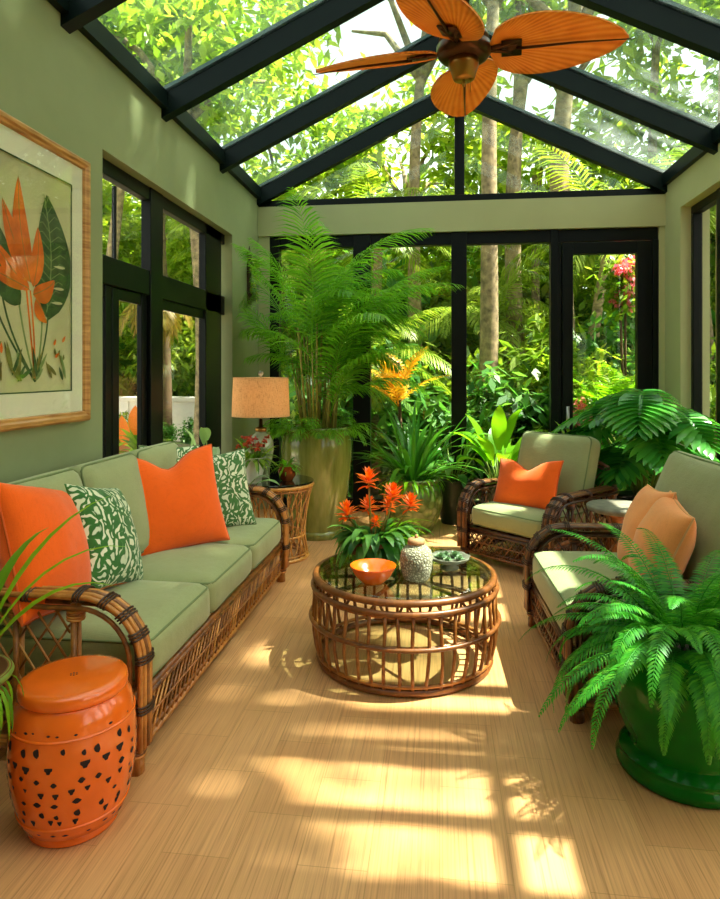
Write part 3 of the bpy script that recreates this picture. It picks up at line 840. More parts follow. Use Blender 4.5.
# bowl, jar, shell dish on the glass
e = MB().lathe([(0, .004), (.058, .0), (.064, .008), (.098, .040), (.121, .084), (.122, .090), (.117, .090), (.092, .044), (.05, .016), (0, .012)], 48).build('bowl', 'orange_bowl', loc=(-.35, 3.415, TZ))
tag(e, 'shiny orange bowl on the glass coffee table', 'bowl')
e = empty('lidded_jar', (-.125, 3.50, TZ), label='carved pale stone jar with a clay stopper on the coffee table', cat='jar')
MB().lathe([(0, .002), (.062, 0), (.070, .01), (.084, .06), (.087, .11), (.080, .15), (.060, .172), (.046, .178), (.045, .186), (.04, .186), (0, .18)], 40).build('body', 'stone_jar', e)
m = MB().lathe([(0, .184), (.043, .186), (.047, .192), (.045, .212), (.03, .218), (0, .219)], 28)
lid_ = m.build('stopper', 'stopper', e); MB().lathe([(0, .217), (.008, .219), (.010, .228), (.006, .236), (0, .238)], 14).build('knob', 'stopper', lid_)
e = empty('succulent_dish', (.055, 3.70, TZ), label='footed grey stone dish of pale succulents on the coffee table', cat='dish')
MB().lathe([(0, .002), (.05, 0), (.052, .008), (.03, .022), (.034, .03), (.085, .045), (.112, .066), (.114, .072), (.105, .070), (.07, .056), (0, .052)], 36, ripple=lambda a, z: .05 * math.sin(a * 9) * (z > .04)).build('dish', 'stone', e)
rnd = random.Random(3)
for (x, y, s) in ((-.05, .0, .045), (.03, .03, .05), (.055, -.03, .036), (-.01, -.055, .034), (-.02, .05, .034)):
    m = MB()
    for ringi in range(3):
        for k in range(7):
            a = 2 * PI * k / 7 + ringi * .4; el = .35 + ringi * .45
            m.blade((0, 0, .004 * ringi), (math.cos(a) * math.cos(el), math.sin(a) * math.cos(el), math.sin(el)), (0, 0, 1), s * (1 - ringi * .22), s * .55, 0, .3, 3)
    m.build('succulent', 'succulent', e, loc=(x, y, .058))

# ------------------------------------------------------------------ drum side table with lamp
ST = (-1.42, 5.52)
e = empty('side_table', (*ST, 0), label='honey rattan drum side table with a black glass top under the lamp', cat='side table')
sr = lambda z: .255 + .075 * (abs(z - .24) / .41) ** 1.7
for nm, zs in (('base_ring', ((.015, .015), (.045, .010))), ('middle_ring', ((.20, .009),)), ('top_ring', ((.632, .016), (.60, .010)))):
    m = MB()
    for z, r in zs: m.ring(sr(z), z, r, 56, 7)
    m.build(nm, 'rattan_light', e)
m = MB(); rnd = random.Random(8)
for k in range(26):
    for sg in (1, -1):
        P = []
        for i in range(9):
            z = .02 + .61 * i / 8; a = 2 * PI * (k + .25 * rnd.uniform(-1, 1) * (0 < i < 8)) / 26 + sg * .55 * i / 8 + .05 * math.sin(i * 2.1 + k)
            P.append(((sr(z) + .004 * sg) * math.cos(a), (sr(z) + .004 * sg) * math.sin(a), z))
        m.tube(P, .0058, 5)
m.build('woven_drum', 'rattan_light', e)
MB().lathe([(0, .646), (.328, .646), (.334, .650), (.334, .660), (.328, .664), (0, .664)], 64).build('glass_top', 'black_glass', e, sharp=30)
SZ = .6645
e = empty('table_lamp', (-1.575, 5.615, SZ), label='celadon table lamp with a tan linen drum shade', cat='lamp')
MB().lathe([(0, .0), (.072, 0), (.076, .012), (.066, .03), (.070, .06), (.098, .15), (.116, .25), (.110, .32), (.085, .37), (.052, .395), (.046, .41), (0, .412)], 40).build('base', 'lamp_body', e)
MB().lathe([(0, .41), (.05, .41), (.052, .43), (.046, .445), (.016, .45), (.014, .52), (0, .52)], 24).build('neck', 'brass', e)
m = MB(); hs = .255
m.lathe([(hs - .0, .545), (hs - .012, .885), (hs - .015, .885), (hs - .003, .545), (hs, .545)], 64)
sh = m.build('lamp_shade', 'shade', e, sharp=40)
m = MB(); m.ring(hs - .001, .547, .004, 64, 5); m.ring(hs - .013, .884, .004, 64, 5); m.build('trim', 'shade', sh)
m = MB()
for k in range(3):
    a = 2 * PI * k / 3; m.tube([(0, 0, .87), ((hs - .014) * math.cos(a), (hs - .014) * math.sin(a), .87)], .003, 5)
m.tube([(0, 0, .50), (0, 0, .90)], .005, 6); m.build('harp', 'brass', e)
MB().lathe([(0, .895), (.012, .897), (.010, .905), (.022, .915), (.024, .93), (.012, .945), (0, .948)], 16).build('finial', 'stone', e)
MB().lathe([(0, .53), (.012, .535), (.028, .58), (.03, .61), (.018, .635), (0, .64)], 16).build('bulb', 'white_glaze', e)
ld = bpy.data.lights.new('lamp_glow', 'POINT'); ld.energy = 9; ld.color = (1, .80, .52); ld.shadow_soft_size = .035
lo = bpy.data.objects.new('lamp_glow', ld); COL.objects.link(lo); lo.parent = e; lo.location = (0, 0, .70)

# small stone topped table between the armchairs
e = empty('accent_table', (1.33, 5.08, 0), label='small round stone topped table between the two armchairs', cat='side table')
MB().lathe([(0, .555), (.20, .555), (.225, .565), (.23, .59), (.22, .602), (0, .604)], 40).build('top', 'stone', e)
m = MB(); m.lathe([(0, .0), (.17, 0), (.175, .02), (.06, .05), (.045, .10), (.05, .5), (.10, .556), (0, .556)], 32); m.build('pedestal', 'rattan_brown', e)

# ------------------------------------------------------------------ framed botanical print
PX = XL + .004
e = empty('framed_print', (PX, 3.05, 2.08), label='large botanical print in a gilded wood frame on the sage wall', cat='picture')
hw, hh = .595, .765         # half width along y, half height
def frame_member(mb, a, b, n):   # mitred moulding from corner a to b; n points inwards
    prof = [(0, 0), (0, .030), (.012, .040), (.030, .040), (.040, .030), (.052, .028), (.058, .016), (.058, 0)]
    a, b, n = Vector(a), Vector(b), Vector(n); d = (b - a).normalized(); vs = []
    for p0, sg in ((a, 1), (b, -1)):
        for (i, h) in prof: q = p0 + n * i + d * (sg * i); vs.append((h, q.x, q.y))
    L = len(prof)
    mb.add(vs, [(k, (k + 1) % L, L + (k + 1) % L, L + k) for k in range(L)])
m = MB(); c4 = [(-hw, -hh), (hw, -hh), (hw, hh), (-hw, hh)]
for i, n in enumerate(((0, 1), (-1, 0), (0, -1), (1, 0))): frame_member(m, c4[i], c4[(i + 1) % 4], n)
m.build('frame', 'frame_wood', e, smooth=False)
iw, ih = hw - .055, hh - .055; aw_, ah_ = .425, .585
m = MB()
for (a0, a1, b0, b1) in ((-iw, iw, ah_, ih), (-iw, iw, -ih, -ah_), (-iw, -aw_, -ah_, ah_), (aw_, iw, -ah_, ah_)): m.box(.004, .014, a0, a1, b0, b1)
m.build('mat_board', 'mat_board', e, smooth=False)
m = MB()
for (a0, a1, b0, b1) in ((-aw_ - .004, aw_ + .004, ah_ - .004, ah_ + .003), (-aw_ - .004, aw_ + .004, -ah_ - .003, -ah_ + .004), (-aw_ - .004, -aw_ + .003, -ah_, ah_), (aw_ - .003, aw_ + .004, -ah_, ah_)): m.box(.0125, .0148, a0, a1, b0, b1)
m.build('mat_edge', 'print_green', e, smooth=False)
# the print: paper and inks (y runs towards the garden, so it is "right" in the picture)
m = MB(); m.box(.003, .006, -aw_, aw_, -ah_, ah_)
lay = [.0064]
def ink(ci, pts):
    m.cur = ci; lay[0] += .00006
    n = len(pts); cy = sum(p[0] for p in pts) / n; cz = sum(p[1] for p in pts) / n
    m.add([(lay[0], *p) for p in pts] + [(lay[0], cy, cz)], [(k, (k + 1) % n, n) for k in range(n)]); m.cur = 0
def ink_leaf(ci, y0, z0, y1, z1, w, bias=0, n=14, asym=1.0):
    dy, dz = y1 - y0, z1 - z0; L = math.hypot(dy, dz); uy, uz = dy / L, dz / L; py, pz = uz, -uy
    A = []; B = []
    for i in range(n + 1):
        t = i / n; ww = w * math.sin(PI * t ** .75) ** .8; cb = bias * math.sin(PI * t)
        A.append((y0 + dy * t + py * (ww + cb), z0 + dz * t + pz * (ww + cb))); B.append((y0 + dy * t + py * (-ww * asym + cb), z0 + dz * t + pz * (-ww * asym + cb)))
    # triangulate along the spine so that bent leaves stay correct
    m.cur = ci; lay[0] += .00006; vs = [(lay[0], *p) for p in A + B]; m.add(vs, [(i, i + 1, n + 2 + i, n + 1 + i) for i in range(n)]); m.cur = 0
def ink_line(ci, pts, w):
    m.cur = ci; lay[0] += .00006; vs = []; n = len(pts)
    for i, (y, z) in enumerate(pts):
        a = pts[max(0, i - 1)]; b_ = pts[min(n - 1, i + 1)]; d = math.hypot(b_[0] - a[0], b_[1] - a[1]) or 1
        py, pz = (b_[1] - a[1]) / d * w, -(b_[0] - a[0]) / d * w
        vs += [(lay[0], y + py, z + pz), (lay[0], y - py, z - pz)]
    m.add(vs, [(2 * i, 2 * i + 1, 2 * i + 3, 2 * i + 2) for i in range(n - 1)]); m.cur = 0
def curve(a, b, bend, n=8):
    return [(a[0] + (b[0] - a[0]) * i / n + bend * math.sin(PI * i / n), a[1] + (b[1] - a[1]) * i / n) for i in range(n + 1)]
F0 = (.10, -.53)
for (tip, bend, ci) in (((-.06, .02), -.02, 4), ((.02, .0), .0, 2), ((.06, -.06), .01, 2), ((.16, -.10), .02, 4), ((.22, .02), .04, 3), ((-.18, -.02), -.05, 3), ((-.30, .05), -.06, 3)): ink_line(ci, curve(F0, tip, bend), .007)
# great leaves
ink_leaf(3, .22, -.20, .20, .47, .175, .05, asym=.95); ink_line(4, curve((.20, -.16), (.18, .45), .05), .004)
for t in [i / 13 for i in range(1, 13)]:
    y = .20 + .05 * math.sin(PI * t) - .02 * t; z = -.18 + .65 * t; w = .14 * math.sin(PI * t ** .75) ** .8
    for sg in (1, -1): ink_line(4, [(y, z), (y + sg * w * .6, z + .045), (y + sg * w * .95, z + .035)], .0022)
for (y, z) in ((.33, -.02), (.34, .10), (.315, -.10)): ink_leaf(1 if 0 else 0, y + .03, z, y - .08, z - .005, .008)
ink_leaf(3, -.10, -.10, -.36, .34, .11, 0); ink_line(4, curve((-.10, -.10), (-.36, .34), 0), .004)
ink_leaf(3, -.02, -.14, -.30, .10, .08, 0)
# orange bracts
for (a, bq, w, bs) in (((.06, -.02), (-.16, .36), .06, -.02), ((.06, -.02), (-.04, .50), .065, -.03), ((.08, -.04), (.12, .28), .055, .02), ((.08, -.08), (.27, .02), .055, .03), ((.05, -.06), (-.24, .16), .05, -.02), ((.10, -.10), (.20, -.22), .035, .02), ((.03, -.05), (-.30, .02), .04, 0)):
    ink_leaf(2, *a, *bq, w, bs); ink_line(5, curve(a, bq, bs), .002)
# low foliage
rnd = random.Random(11)
for k in range(34):
    y = rnd.uniform(-.40, .40); z = -.53 + rnd.uniform(0, .05)
    ink_leaf(rnd.choice((5, 5, 3, 4)), y, z, y + rnd.uniform(-.10, .10), z + rnd.uniform(.05, .16), .012)
for k in range(20):
    y = rnd.choice((-.30, .30, -.22)) + rnd.uniform(-.06, .06); z = -.42 + rnd.uniform(0, .14)
    ink_leaf(rnd.choice((2, 5)), y, z, y + rnd.uniform(-.04, .04), z + rnd.uniform(.02, .06), .01)
m.build('print', ['print_paper', 'mat_board', 'print_orange', 'print_green', 'print_vein', 'print_olive'], e, smooth=False)
MB().box(.017, .0195, -iw, iw, -ih, ih).build('glazing', 'glass', e, smooth=False)

# ------------------------------------------------------------------ ceiling fan
FX, FY, FZ = XM - .05, 3.04, 3.05
e = empty('ceiling_fan', (FX, FY, FZ), label='bronze ceiling fan with four orange palm leaf blades under the ridge', cat='ceiling fan')
MB().lathe([(0, .10), (.018, .10), (.018, ZA - .30 - FZ - .05), (.06, ZA - .30 - FZ - .04), (.075, ZA - .30 - FZ), (0, ZA - .30 - FZ)], 24).build('downrod', 'bronze', e)
MB().lathe([(0, -.012), (.085, -.012), (.11, .0), (.125, .02), (.125, .055), (.108, .06), (.108, .072), (.118, .075), (.112, .10), (.06, .13), (.03, .14), (0, .14)], 40).build('motor', 'bronze', e)
MB().lathe([(0, -.10), (.045, -.10), (.05, -.095), (.056, -.07), (.068, -.04), (.07, -.012), (0, -.012)], 32).build('switch_housing', 'brass', e)
m = MB(); m.lathe([(0, -.135), (.006, -.13), (.009, -.115), (.004, -.10), (0, -.10)], 12); m.tube([(.03, 0, -.1), (.03, 0, -.16)], .0015, 5)
m.build('pull_chain', 'brass', e)
for k, ang in enumerate((-6, 88, 174, 252)):
    mb = MB(); L, Wd = .57, .178; n, q = 20, 8; vs = []; fs = []
    for side in (1, -1):
        o = len(vs)
        for i in range(n + 1):
            t = i / n; w = Wd * (math.sin(PI * (t * .985 + .015) ** .70)) ** .60 if 0 < t < 1 else .02 * (t < .5)
            
            for j in range(q + 1):
                s_ = -1 + 2 * j / q
                vs.append((.145 + L * t - .03 * s_ * s_ * (1 - t), w * s_, side * .004 - .018 * t * t + .01 * (1 - s_ * s_)))
        for i in range(n):
            for j in range(q):
                a = o + i * (q + 1) + j; f = (a, a + q + 1, a + q + 2, a + 1); fs.append(f if side > 0 else f[::-1])
    H = (n + 1) * (q + 1)
    for i in range(n):
        for j in (0, q):
            a = i * (q + 1) + j; f = (a, a + H, a + H + q + 1, a + q + 1); fs.append(f if j == q else f[::-1])
    for j in range(q): fs.append((j, j + 1, j + 1 + H, j + H))
    mb.add(vs, fs)
    bl = mb.build('blade', 'blade', e, rot=(math.radians(-18), 0, math.radians(ang)), loc=(0, 0, .03))
    mi = MB(); mi.tube([(.08, 0, 0), (.16, .012, -.004), (.22, .03, -.008)], [.012, .010, .008], 8); mi.tube([(.08, 0, 0), (.16, -.012, -.004), (.24, -.03, -.008)], [.012, .010, .008], 8)
    mi.box(.17, .26, -.045, .045, -.012, -.005)
    mi.tube([(.24, 0, -.014), (.5, 0, -.016), (.74, 0, -.03)], [.007, .005, .002], 6)
    mi.build('blade_iron', 'bronze', bl)

# ------------------------------------------------------------------ indoor plants
def arc_path(base, az, el0, L, droop, n=14, curl=0):
    """rachis: starts at elevation el0 towards azimuth az and bends down along its length"""
    p = Vector(base); P = [p.copy()]; el = el0; a = az
    for i in range(n):
        el -= droop / n * (.4 + 1.2 * i / n); a += curl / n
        p = p + Vector((math.cos(el) * math.cos(a), math.cos(el) * math.sin(a), math.sin(el))) * (L / n); P.append(p.copy())
    return P
def frond(mb, P, leaf_L, leaf_W, n, droop=.6, ang=58, start=.12, up_v=.25, shape=None, segs=3, r0=.006, fold=.2, jit=.1):
    """pinnate frond: leaflets in two rows along the path P"""
    mb.tube(P, [r0 * (1 - .85 * i / (len(P) - 1)) for i in range(len(P))], 5)
    L = len(P) - 1
    for k in range(n):
        t = start + (1 - start) * (k + .5) / n
        f = t * L; i = min(int(f), L - 1); p = P[i].lerp(P[i + 1], f - i); d = (P[i + 1] - P[i]).normalized()
        side = d.cross(Vector((0, 0, 1)))
        side = side.normalized() if side.length > .05 else d.orthogonal().normalized()
        up = side.cross(d).normalized()
        s = shape(t) if shape else math.sin(PI * (.12 + .86 * t)) ** .7
        for sg in (1, -1):
            a = math.radians(ang * (1 - .45 * t)) * (1 + U(-jit, jit))
            dd = d * math.cos(a) + side * sg * math.sin(a) + up * up_v
            mb.blade(p, dd, up, leaf_L * s * U(.9, 1.08), leaf_W * (.6 + .4 * s), droop, fold, segs)
def clampv(mb, x0=None, y1=None, z0=None):
    mb.v = [(max(x0, x) if x0 is not None else x, min(y1, y) if y1 is not None else y, max(z0, z) if z0 is not None else z) for x, y, z in mb.v]
def pot(prof, mat, e, name='pot', ripple=None, soil=True, n=48):
    o = MB().lathe(prof, n, ripple=ripple).build(name, mat, e, sharp=50)
    return o
def soil(e, r, z):
    return MB().lathe([(0, z - .02), (r, z - .02), (r * .96, z), (r * .5, z + .012), (0, z + .015)], 28).build('soil', 'soil', e)

# areca palm in the tall olive pot
PLX, PLY = -1.20, 6.30
e = empty('potted_palm', (PLX, PLY, 0), label='tall feathery palm in a big glazed olive pot in the corner', cat='potted plant')
pot([(0, .01), (.25, .0), (.262, .02), (.262, .06), (.246, .075), (.255, .11), (.29, .3), (.325, .55), (.345, .78), (.345, .92), (.328, 1.0), (.330, 1.02), (.352, 1.03), (.358, 1.05), (.350, 1.07), (.322, 1.07), (.312, 1.04), (.30, .98), (0, .97)], 'olive_glaze', e)
soil(e, .30, .99)
m = MB(); rnd = random.Random(21); canes = []
for k in range(26):
    a = rnd.uniform(0, 2 * PI); r = .20 * math.sqrt(rnd.random()); h = rnd.uniform(.45, 1.1); l = rnd.uniform(.02, .16)
    b0 = Vector((r * math.cos(a), r * math.sin(a), .98)); b1 = b0 + Vector((math.cos(a) * l, math.sin(a) * l, h))
    m.tube([b0, b0.lerp(b1, .5) + Vector((0, 0, .02)), b1], [.012, .010, .007], 6); canes.append((b1, a))
m.build('canes', 'stem_gold', e)
random.seed(5)
for k in range(44):
    b1, a0 = canes[k % 26]
    if k < 26: az = a0 + U(-.5, .5); el = U(1.1, 1.52); L = U(1.15, 1.6); dr = U(.8, 1.7)
    elif k < 36: az = U(0, 2 * PI); el = U(.7, 1.1); L = U(.8, 1.15); dr = U(1.1, 2.0)
    else: az = U(-.9, .9) - (PI if k % 2 else 0) + PI / 2 * 0; el = U(.55, .95); L = U(1.0, 1.25); dr = U(1.0, 1.5)
    if math.cos(az + 2.06) > .55 and el < 1.25: az += 1.7
    P = arc_path(b1 - Vector((0, 0, U(0, .3))), az, el, L, dr)
    m = MB(); frond(m, P, .38, .020, 36, .85, 50, .08, .20, segs=3, r0=.006)
    clampv(m, XL + .16 - PLX, YB - .02 - PLY)
    m.build('frond', 'l_palm', e)
m = MB()
for k in range(60):
    a = U(0, 2 * PI); p = arc_path((.25 * math.cos(a), .25 * math.sin(a), 1.0), a, U(.4, 1.2), U(.2, .45), U(1.2, 2.2), 6)
    frond(m, p, .14, .016, 9, .7, 50, .1, .2, segs=2, r0=.003)
m.build('underplanting', 'l_palm', e)

# strap leaved plant in the embossed celadon pot
e = empty('strap_leaf_plant', (-.27, 6.58, 0), label='strap leaved plant in a round embossed celadon pot behind the coffee table', cat='potted plant')
pot([(0, .01), (.19, 0), (.2, .02), (.255, .12), (.295, .25), (.30, .34), (.28, .44), (.25, .49), (.268, .50), (.276, .525), (.266, .54), (.242, .535), (.23, .49), (0, .47)], 'celadon', e, ripple=lambda a, z: .012 * math.sin(a * 16) * math.sin(z * 7))
soil(e, .235, .50)
m = MB(); random.seed(12)
strap = lambda t: min(1, .45 + 1.6 * t) if t < .55 else max(0, (1 - t) / .45) ** .7
for k in range(74):
    a = U(0, 2 * PI); el = U(.55, 1.5); L = U(.55, .98) * (.75 + .25 * math.sin(el)); r = U(0, .14)
    m.blade((r * math.cos(a), r * math.sin(a), .49), (math.cos(a) * math.cos(el), math.sin(a) * math.cos(el), math.sin(el)), (0, 0, 1), L, U(.042, .066), U(.4, 1.5), .25, 8, strap)
clampv(m, y1=YB - .02 - 6.58)
m.build('foliage', 'l_strap', e)
m = MB()
for k in range(90):
    a = U(-PI, PI); r = U(.16, .25); el = U(.2, 1.2)
    m.blade((r * math.cos(a), r * math.sin(a), .5), (math.cos(a) * math.cos(el), math.sin(a) * math.cos(el), math.sin(el)), (0, 0, 1), U(.12, .26), U(.02, .035), U(1.0, 2.4), .2, 5)
m.build('trailing_foliage', 'l_lime', e)

# broad lime leaves behind the armchair
def broad_plant(name, loc, ph, pr, n, L, W, leaf, label, potm, seed, el=(0.75, 1.35), stem_h=(.2, .45), droop=(.4, 1.2), y1=None, x0=None):
    e = empty(name, loc, label=label, cat='potted plant')
    pot([(0, .01), (pr * .72, 0), (pr * .75, .02), (pr * .98, ph * .6), (pr, ph * .9), (pr * 1.05, ph * .93), (pr * 1.05, ph), (pr * .95, ph), (pr * .9, ph * .93), (0, ph * .92)], potm, e, n=36)
    soil(e, pr * .88, ph * .95)
    random.seed(seed); m = MB(); s = MB()
    for k in range(n):
        a = 2 * PI * k / n * 2.4 + U(-.3, .3); ee = U(*el); h = U(*stem_h); r = U(0, pr * .4)
        b0 = Vector((r * math.cos(a), r * math.sin(a), ph * .94)); d = Vector((math.cos(a) * math.cos(ee), math.sin(a) * math.cos(ee), math.sin(ee)))
        b1 = b0 + (d * .75 + Vector((0, 0, .25))) * h
        s.tube([b0, b0.lerp(b1, .5) + Vector((0, 0, .01)), b1], [.008, .006, .005], 5)
        m.blade(b1, d, (0, 0, 1), U(*L), U(*W), U(*droop), .22, 9)
    clampv(m, x0 - loc[0] if x0 is not None else None, y1 - loc[1] if y1 is not None else None)
    s.build('stems', 'stem', e); m.build('foliage', leaf, e); return e
broad_plant('broad_leaf_plant', (.60, 6.82, 0), .44, .20, 24, (.36, .58), (.11, .17), 'l_lime', 'broad lime green leaves rising behind the armchair by the tall panes', 'dark_pot', 3, y1=YB - .03)
broad_plant('leafy_pot_plant', (.14, 6.98, 0), .46, .17, 26, (.22, .38), (.05, .085), 'l_dark', 'dark small leaved plant in a dark pot between the celadon pot and armchair', 'dark_pot', 4, el=(.2, 1.2), droop=(.8, 1.8), y1=YB - .03)
broad_plant('leafy_pot_plant', (1.36, 6.55, 0), .34, .17, 40, (.20, .36), (.045, .08), 'l_mid', 'bushy green pot plant behind the armchair below the door handle', 'dark_pot', 6, el=(.3, 1.4), stem_h=(.25, .55), droop=(.6, 1.6), y1=YB - .03)
broad_plant('pale_leaf_plant', (-1.87, 5.14, 0), .34, .13, 22, (.14, .24), (.05, .075), 'l_pale', 'pale variegated plant in the gap between sofa and lamp table', 'white_glaze', 8, el=(.4, 1.4), stem_h=(.5, .80), droop=(.4, 1.4), x0=XL + .02)

# split leaf philodendron
e = empty('split_leaf_plant', (1.86, 6.22, 0), label='large glossy split leaf plant in the corner by the sunny doors', cat='potted plant')
pot([(0, .01), (.17, 0), (.18, .02), (.24, .3), (.25, .42), (.262, .44), (.262, .47), (.24, .47), (.23, .43), (0, .42)], 'dark_pot', e)
soil(e, .22, .44); random.seed(33); m = MB(); s = MB()
def split_leaf(m, p, d, up, L, n=13):
    d = Vector(d).normalized(); up = Vector(up); sd = d.cross(up).normalized(); nn = sd.cross(d).normalized()
    q = Vector(p); mid = []
    cd = d.copy()
    for i in range(8):
        mid.append(q.copy()); cd = (cd + Vector((0, 0, -.13))).normalized(); q = q + cd * L / 7
    hub = MB()
    W = L * .56
    for i in range(7):                       # web along the midrib
        w0, w1 = W * .60 * math.sin(PI * (.16 + .8 * i / 7)), W * .60 * math.sin(PI * (.16 + .8 * (i + 1) / 7))
        a, b = mid[i], mid[i + 1]
        for sg in (1, -1):
            if i < 7: m.add([a, b, b + sd * sg * w1 + nn * .08 * w1, a + sd * sg * w0 + nn * .08 * w0], [(0, 1, 2, 3)] if sg > 0 else [(3, 2, 1, 0)])
    for k in range(n):
        t = k / (n - 1); f = t * 6.4; i = min(6, int(f)); p0 = mid[i].lerp(mid[i + 1], f - i)
        a = math.radians(118 - 98 * t); LL = W * (.72 + .55 * math.sin(PI * min(1, t * .9 + .12)))
        for sg in (1, -1):
            dd = d * math.cos(a) + sd * sg * math.sin(a) + nn * .12
            m.blade(p0 + dd * W * .05, dd, nn, LL, L * .15, .55, .16, 5, lambda t: (.75 + .35 * t) if t < .6 else 1.0 * max(0, (1 - t) / .4) ** .6)
for k in range(24):
    a = U(0, 2 * PI); ee = U(1.1, 1.5); h = U(.3, .85)
    if k < 7: a = math.radians((200, 235, 262, 285, 170, 250, 215)[k]); ee = (1.35, 1.25, 1.3, 1.25, 1.3, 1.4, 1.45)[k]; h = (.80, .60, .85, .95, .9, 1.05, 1.0)[k]
    b0 = Vector((.06 * math.cos(a), .06 * math.sin(a), .44)); d = Vector((math.cos(a) * math.cos(ee), math.sin(a) * math.cos(ee), math.sin(ee)))
    P = arc_path(b0, a, ee, h, .35, 6); s.tube(P, [.011 - .001 * i for i in range(7)], 6)
    t = (P[-1] - P[-2]).normalized(); dd = Vector((math.cos(a), math.sin(a), -.25))
    split_leaf(m, P[-1], dd, Vector((.3 * math.cos(a), .3 * math.sin(a), 1)), U(.38, .54))
clampv(m, None, YB - .03 - 6.22); m.v = [(min(x, XR - .03 - 1.86), y, z) for x, y, z in m.v]
s.build('stems', 'stem', e); m.build('foliage', 'l_phil', e)

# boston ferns
def fern(name, loc, r, z, n, L, label, potf, leaf='l_fern', seed=1, dens=30, lw=.016, ll=.085, el=(.3, 1.45), dr=(1.3, 2.3), x0=None):
    e = empty(name, loc, label=label, cat='potted plant'); potf(e)
    random.seed(seed)
    for k in range(n):
        a = 2 * PI * k / n * 3.0 + U(-.25, .25); ee = U(*el); l = U(*L); ee = ee if k % 3 else ee * .45
        P = arc_path((r * .45 * math.cos(a) * U(.2, 1), r * .45 * math.sin(a) * U(.2, 1), z), a, ee, l, U(*dr), 14, U(-.3, .3))
        m = MB(); frond(m, P, ll, lw, dens, .5, 82, .08, .10, lambda t: min(1, .55 + 1.6 * t) * max(.08, (1 - t) ** .55 * 1.12), 2, .0035, .12, .06)
        clampv(m, x0 - loc[0] if x0 is not None else None, None, .004)
        m.build('frond', leaf, e)
    return e
def emerald(e):
    pot([(0, .005), (.25, .0), (.262, .012), (.264, .035), (.253, .05), (.248, .062), (.252, .075), (.24, .09), (.215, .105), (.215, .12), (.24, .17), (.275, .26), (.29, .35), (.285, .42), (.262, .47), (.265, .49), (.285, .50), (.288, .52), (.27, .53), (.25, .52), (.24, .47), (0, .46)], 'green_glaze', e, n=64)
    soil(e, .24, .49)
fern('potted_fern', (.985, 2.765, 0), .22, .50, 100, (.43, .72), 'lush boston fern in an emerald glazed urn beside the wide armchair', emerald, seed=17, dens=46, ll=.084, lw=.0116, el=(.05, 1.5), dr=(1.1, 2.4))
def lowpot(e): pot([(0, .01), (.12, 0), (.15, .2), (.16, .24), (.14, .24), (0, .2)], 'terracotta', e)
fern('potted_fern', (1.80, 5.60, 0), .14, .24, 26, (.35, .62), 'small low fern on the floor behind the stone topped table', lowpot, seed=23, dens=22, ll=.07, lw=.016, el=(.5, 1.4), dr=(.9, 1.8))

# bowl of orange flowers on the coffee table
e = empty('flower_planter', (-.385, 3.80, TZ), label='clay bowl of spiky orange blooms on the glass coffee table', cat='potted plant')
pot([(0, .004), (.105, 0), (.115, .01), (.150, .07), (.165, .125), (.168, .135), (.155, .135), (.14, .11), (0, .10)], 'terracotta', e)
soil(e, .145, .115); random.seed(9); m = MB()
for k in range(150):
    a = U(0, 2 * PI); r = U(.02, .14); ee = U(-.15, 1.15); L = U(.13, .25)
    m.blade((r * math.cos(a), r * math.sin(a), .12 + U(0, .05)), (math.cos(a) * math.cos(ee), math.sin(a) * math.cos(ee), math.sin(ee)), (0, 0, 1), L, U(.04, .062), U(.9, 2.2), .22, 6)
m.build('foliage', 'l_dark', e)
m = MB()
for k in range(60):
    a = U(-.9, 1.6); r = U(.05, .14); ee = U(.1, 1.1)
    m.blade((r * math.cos(a), r * math.sin(a), .13), (math.cos(a) * math.cos(ee), math.sin(a) * math.cos(ee), math.sin(ee)), (0, 0, 1), U(.16, .34), U(.014, .022), U(.8, 2.0), .2, 6)
m.build('grassy_foliage', 'l_lime', e)
for (dx, dy, z, s) in ((-.03, .0, .46, 1.1), (-.155, -.03, .275, 1.05), (.115, -.03, .385, 1.1), (.215, .02, .325, 1.0), (-.035, .05, .30, .95), (.08, .08, .30, .85), (.02, -.08, .24, .6)):
    f = MB(); top = Vector((dx, dy, z)); b0 = Vector((dx * .35, dy * .35, .11))
    f.tube([b0, b0.lerp(top, .55) + Vector((dx * .05, 0, .015)), top], [.006, .005, .006], 6)
    st = f.build('flower_stem', 'stem_gold', e)
    f = MB(); ax = (top - b0).normalized()
    for tier, (n, el, L) in enumerate(((8, -.25, .066), (9, .15, .080), (8, .55, .078), (6, .95, .065), (4, 1.3, .05))):
        for k in range(n):
            a = 2 * PI * k / n + tier * .37 + U(-.15, .15); ee = el + U(-.15, .15)
            f.blade(top + Vector((0, 0, (tier - 1.5) * .014 * s)), Vector((math.cos(a) * math.cos(ee), math.sin(a) * math.cos(ee), math.sin(ee))) + ax * .25, (0, 0, 1), L * s * U(.85, 1.15), .022 * s, U(-.1, .5), .35, 4)
    f.build('flower', 'f_orange', st)

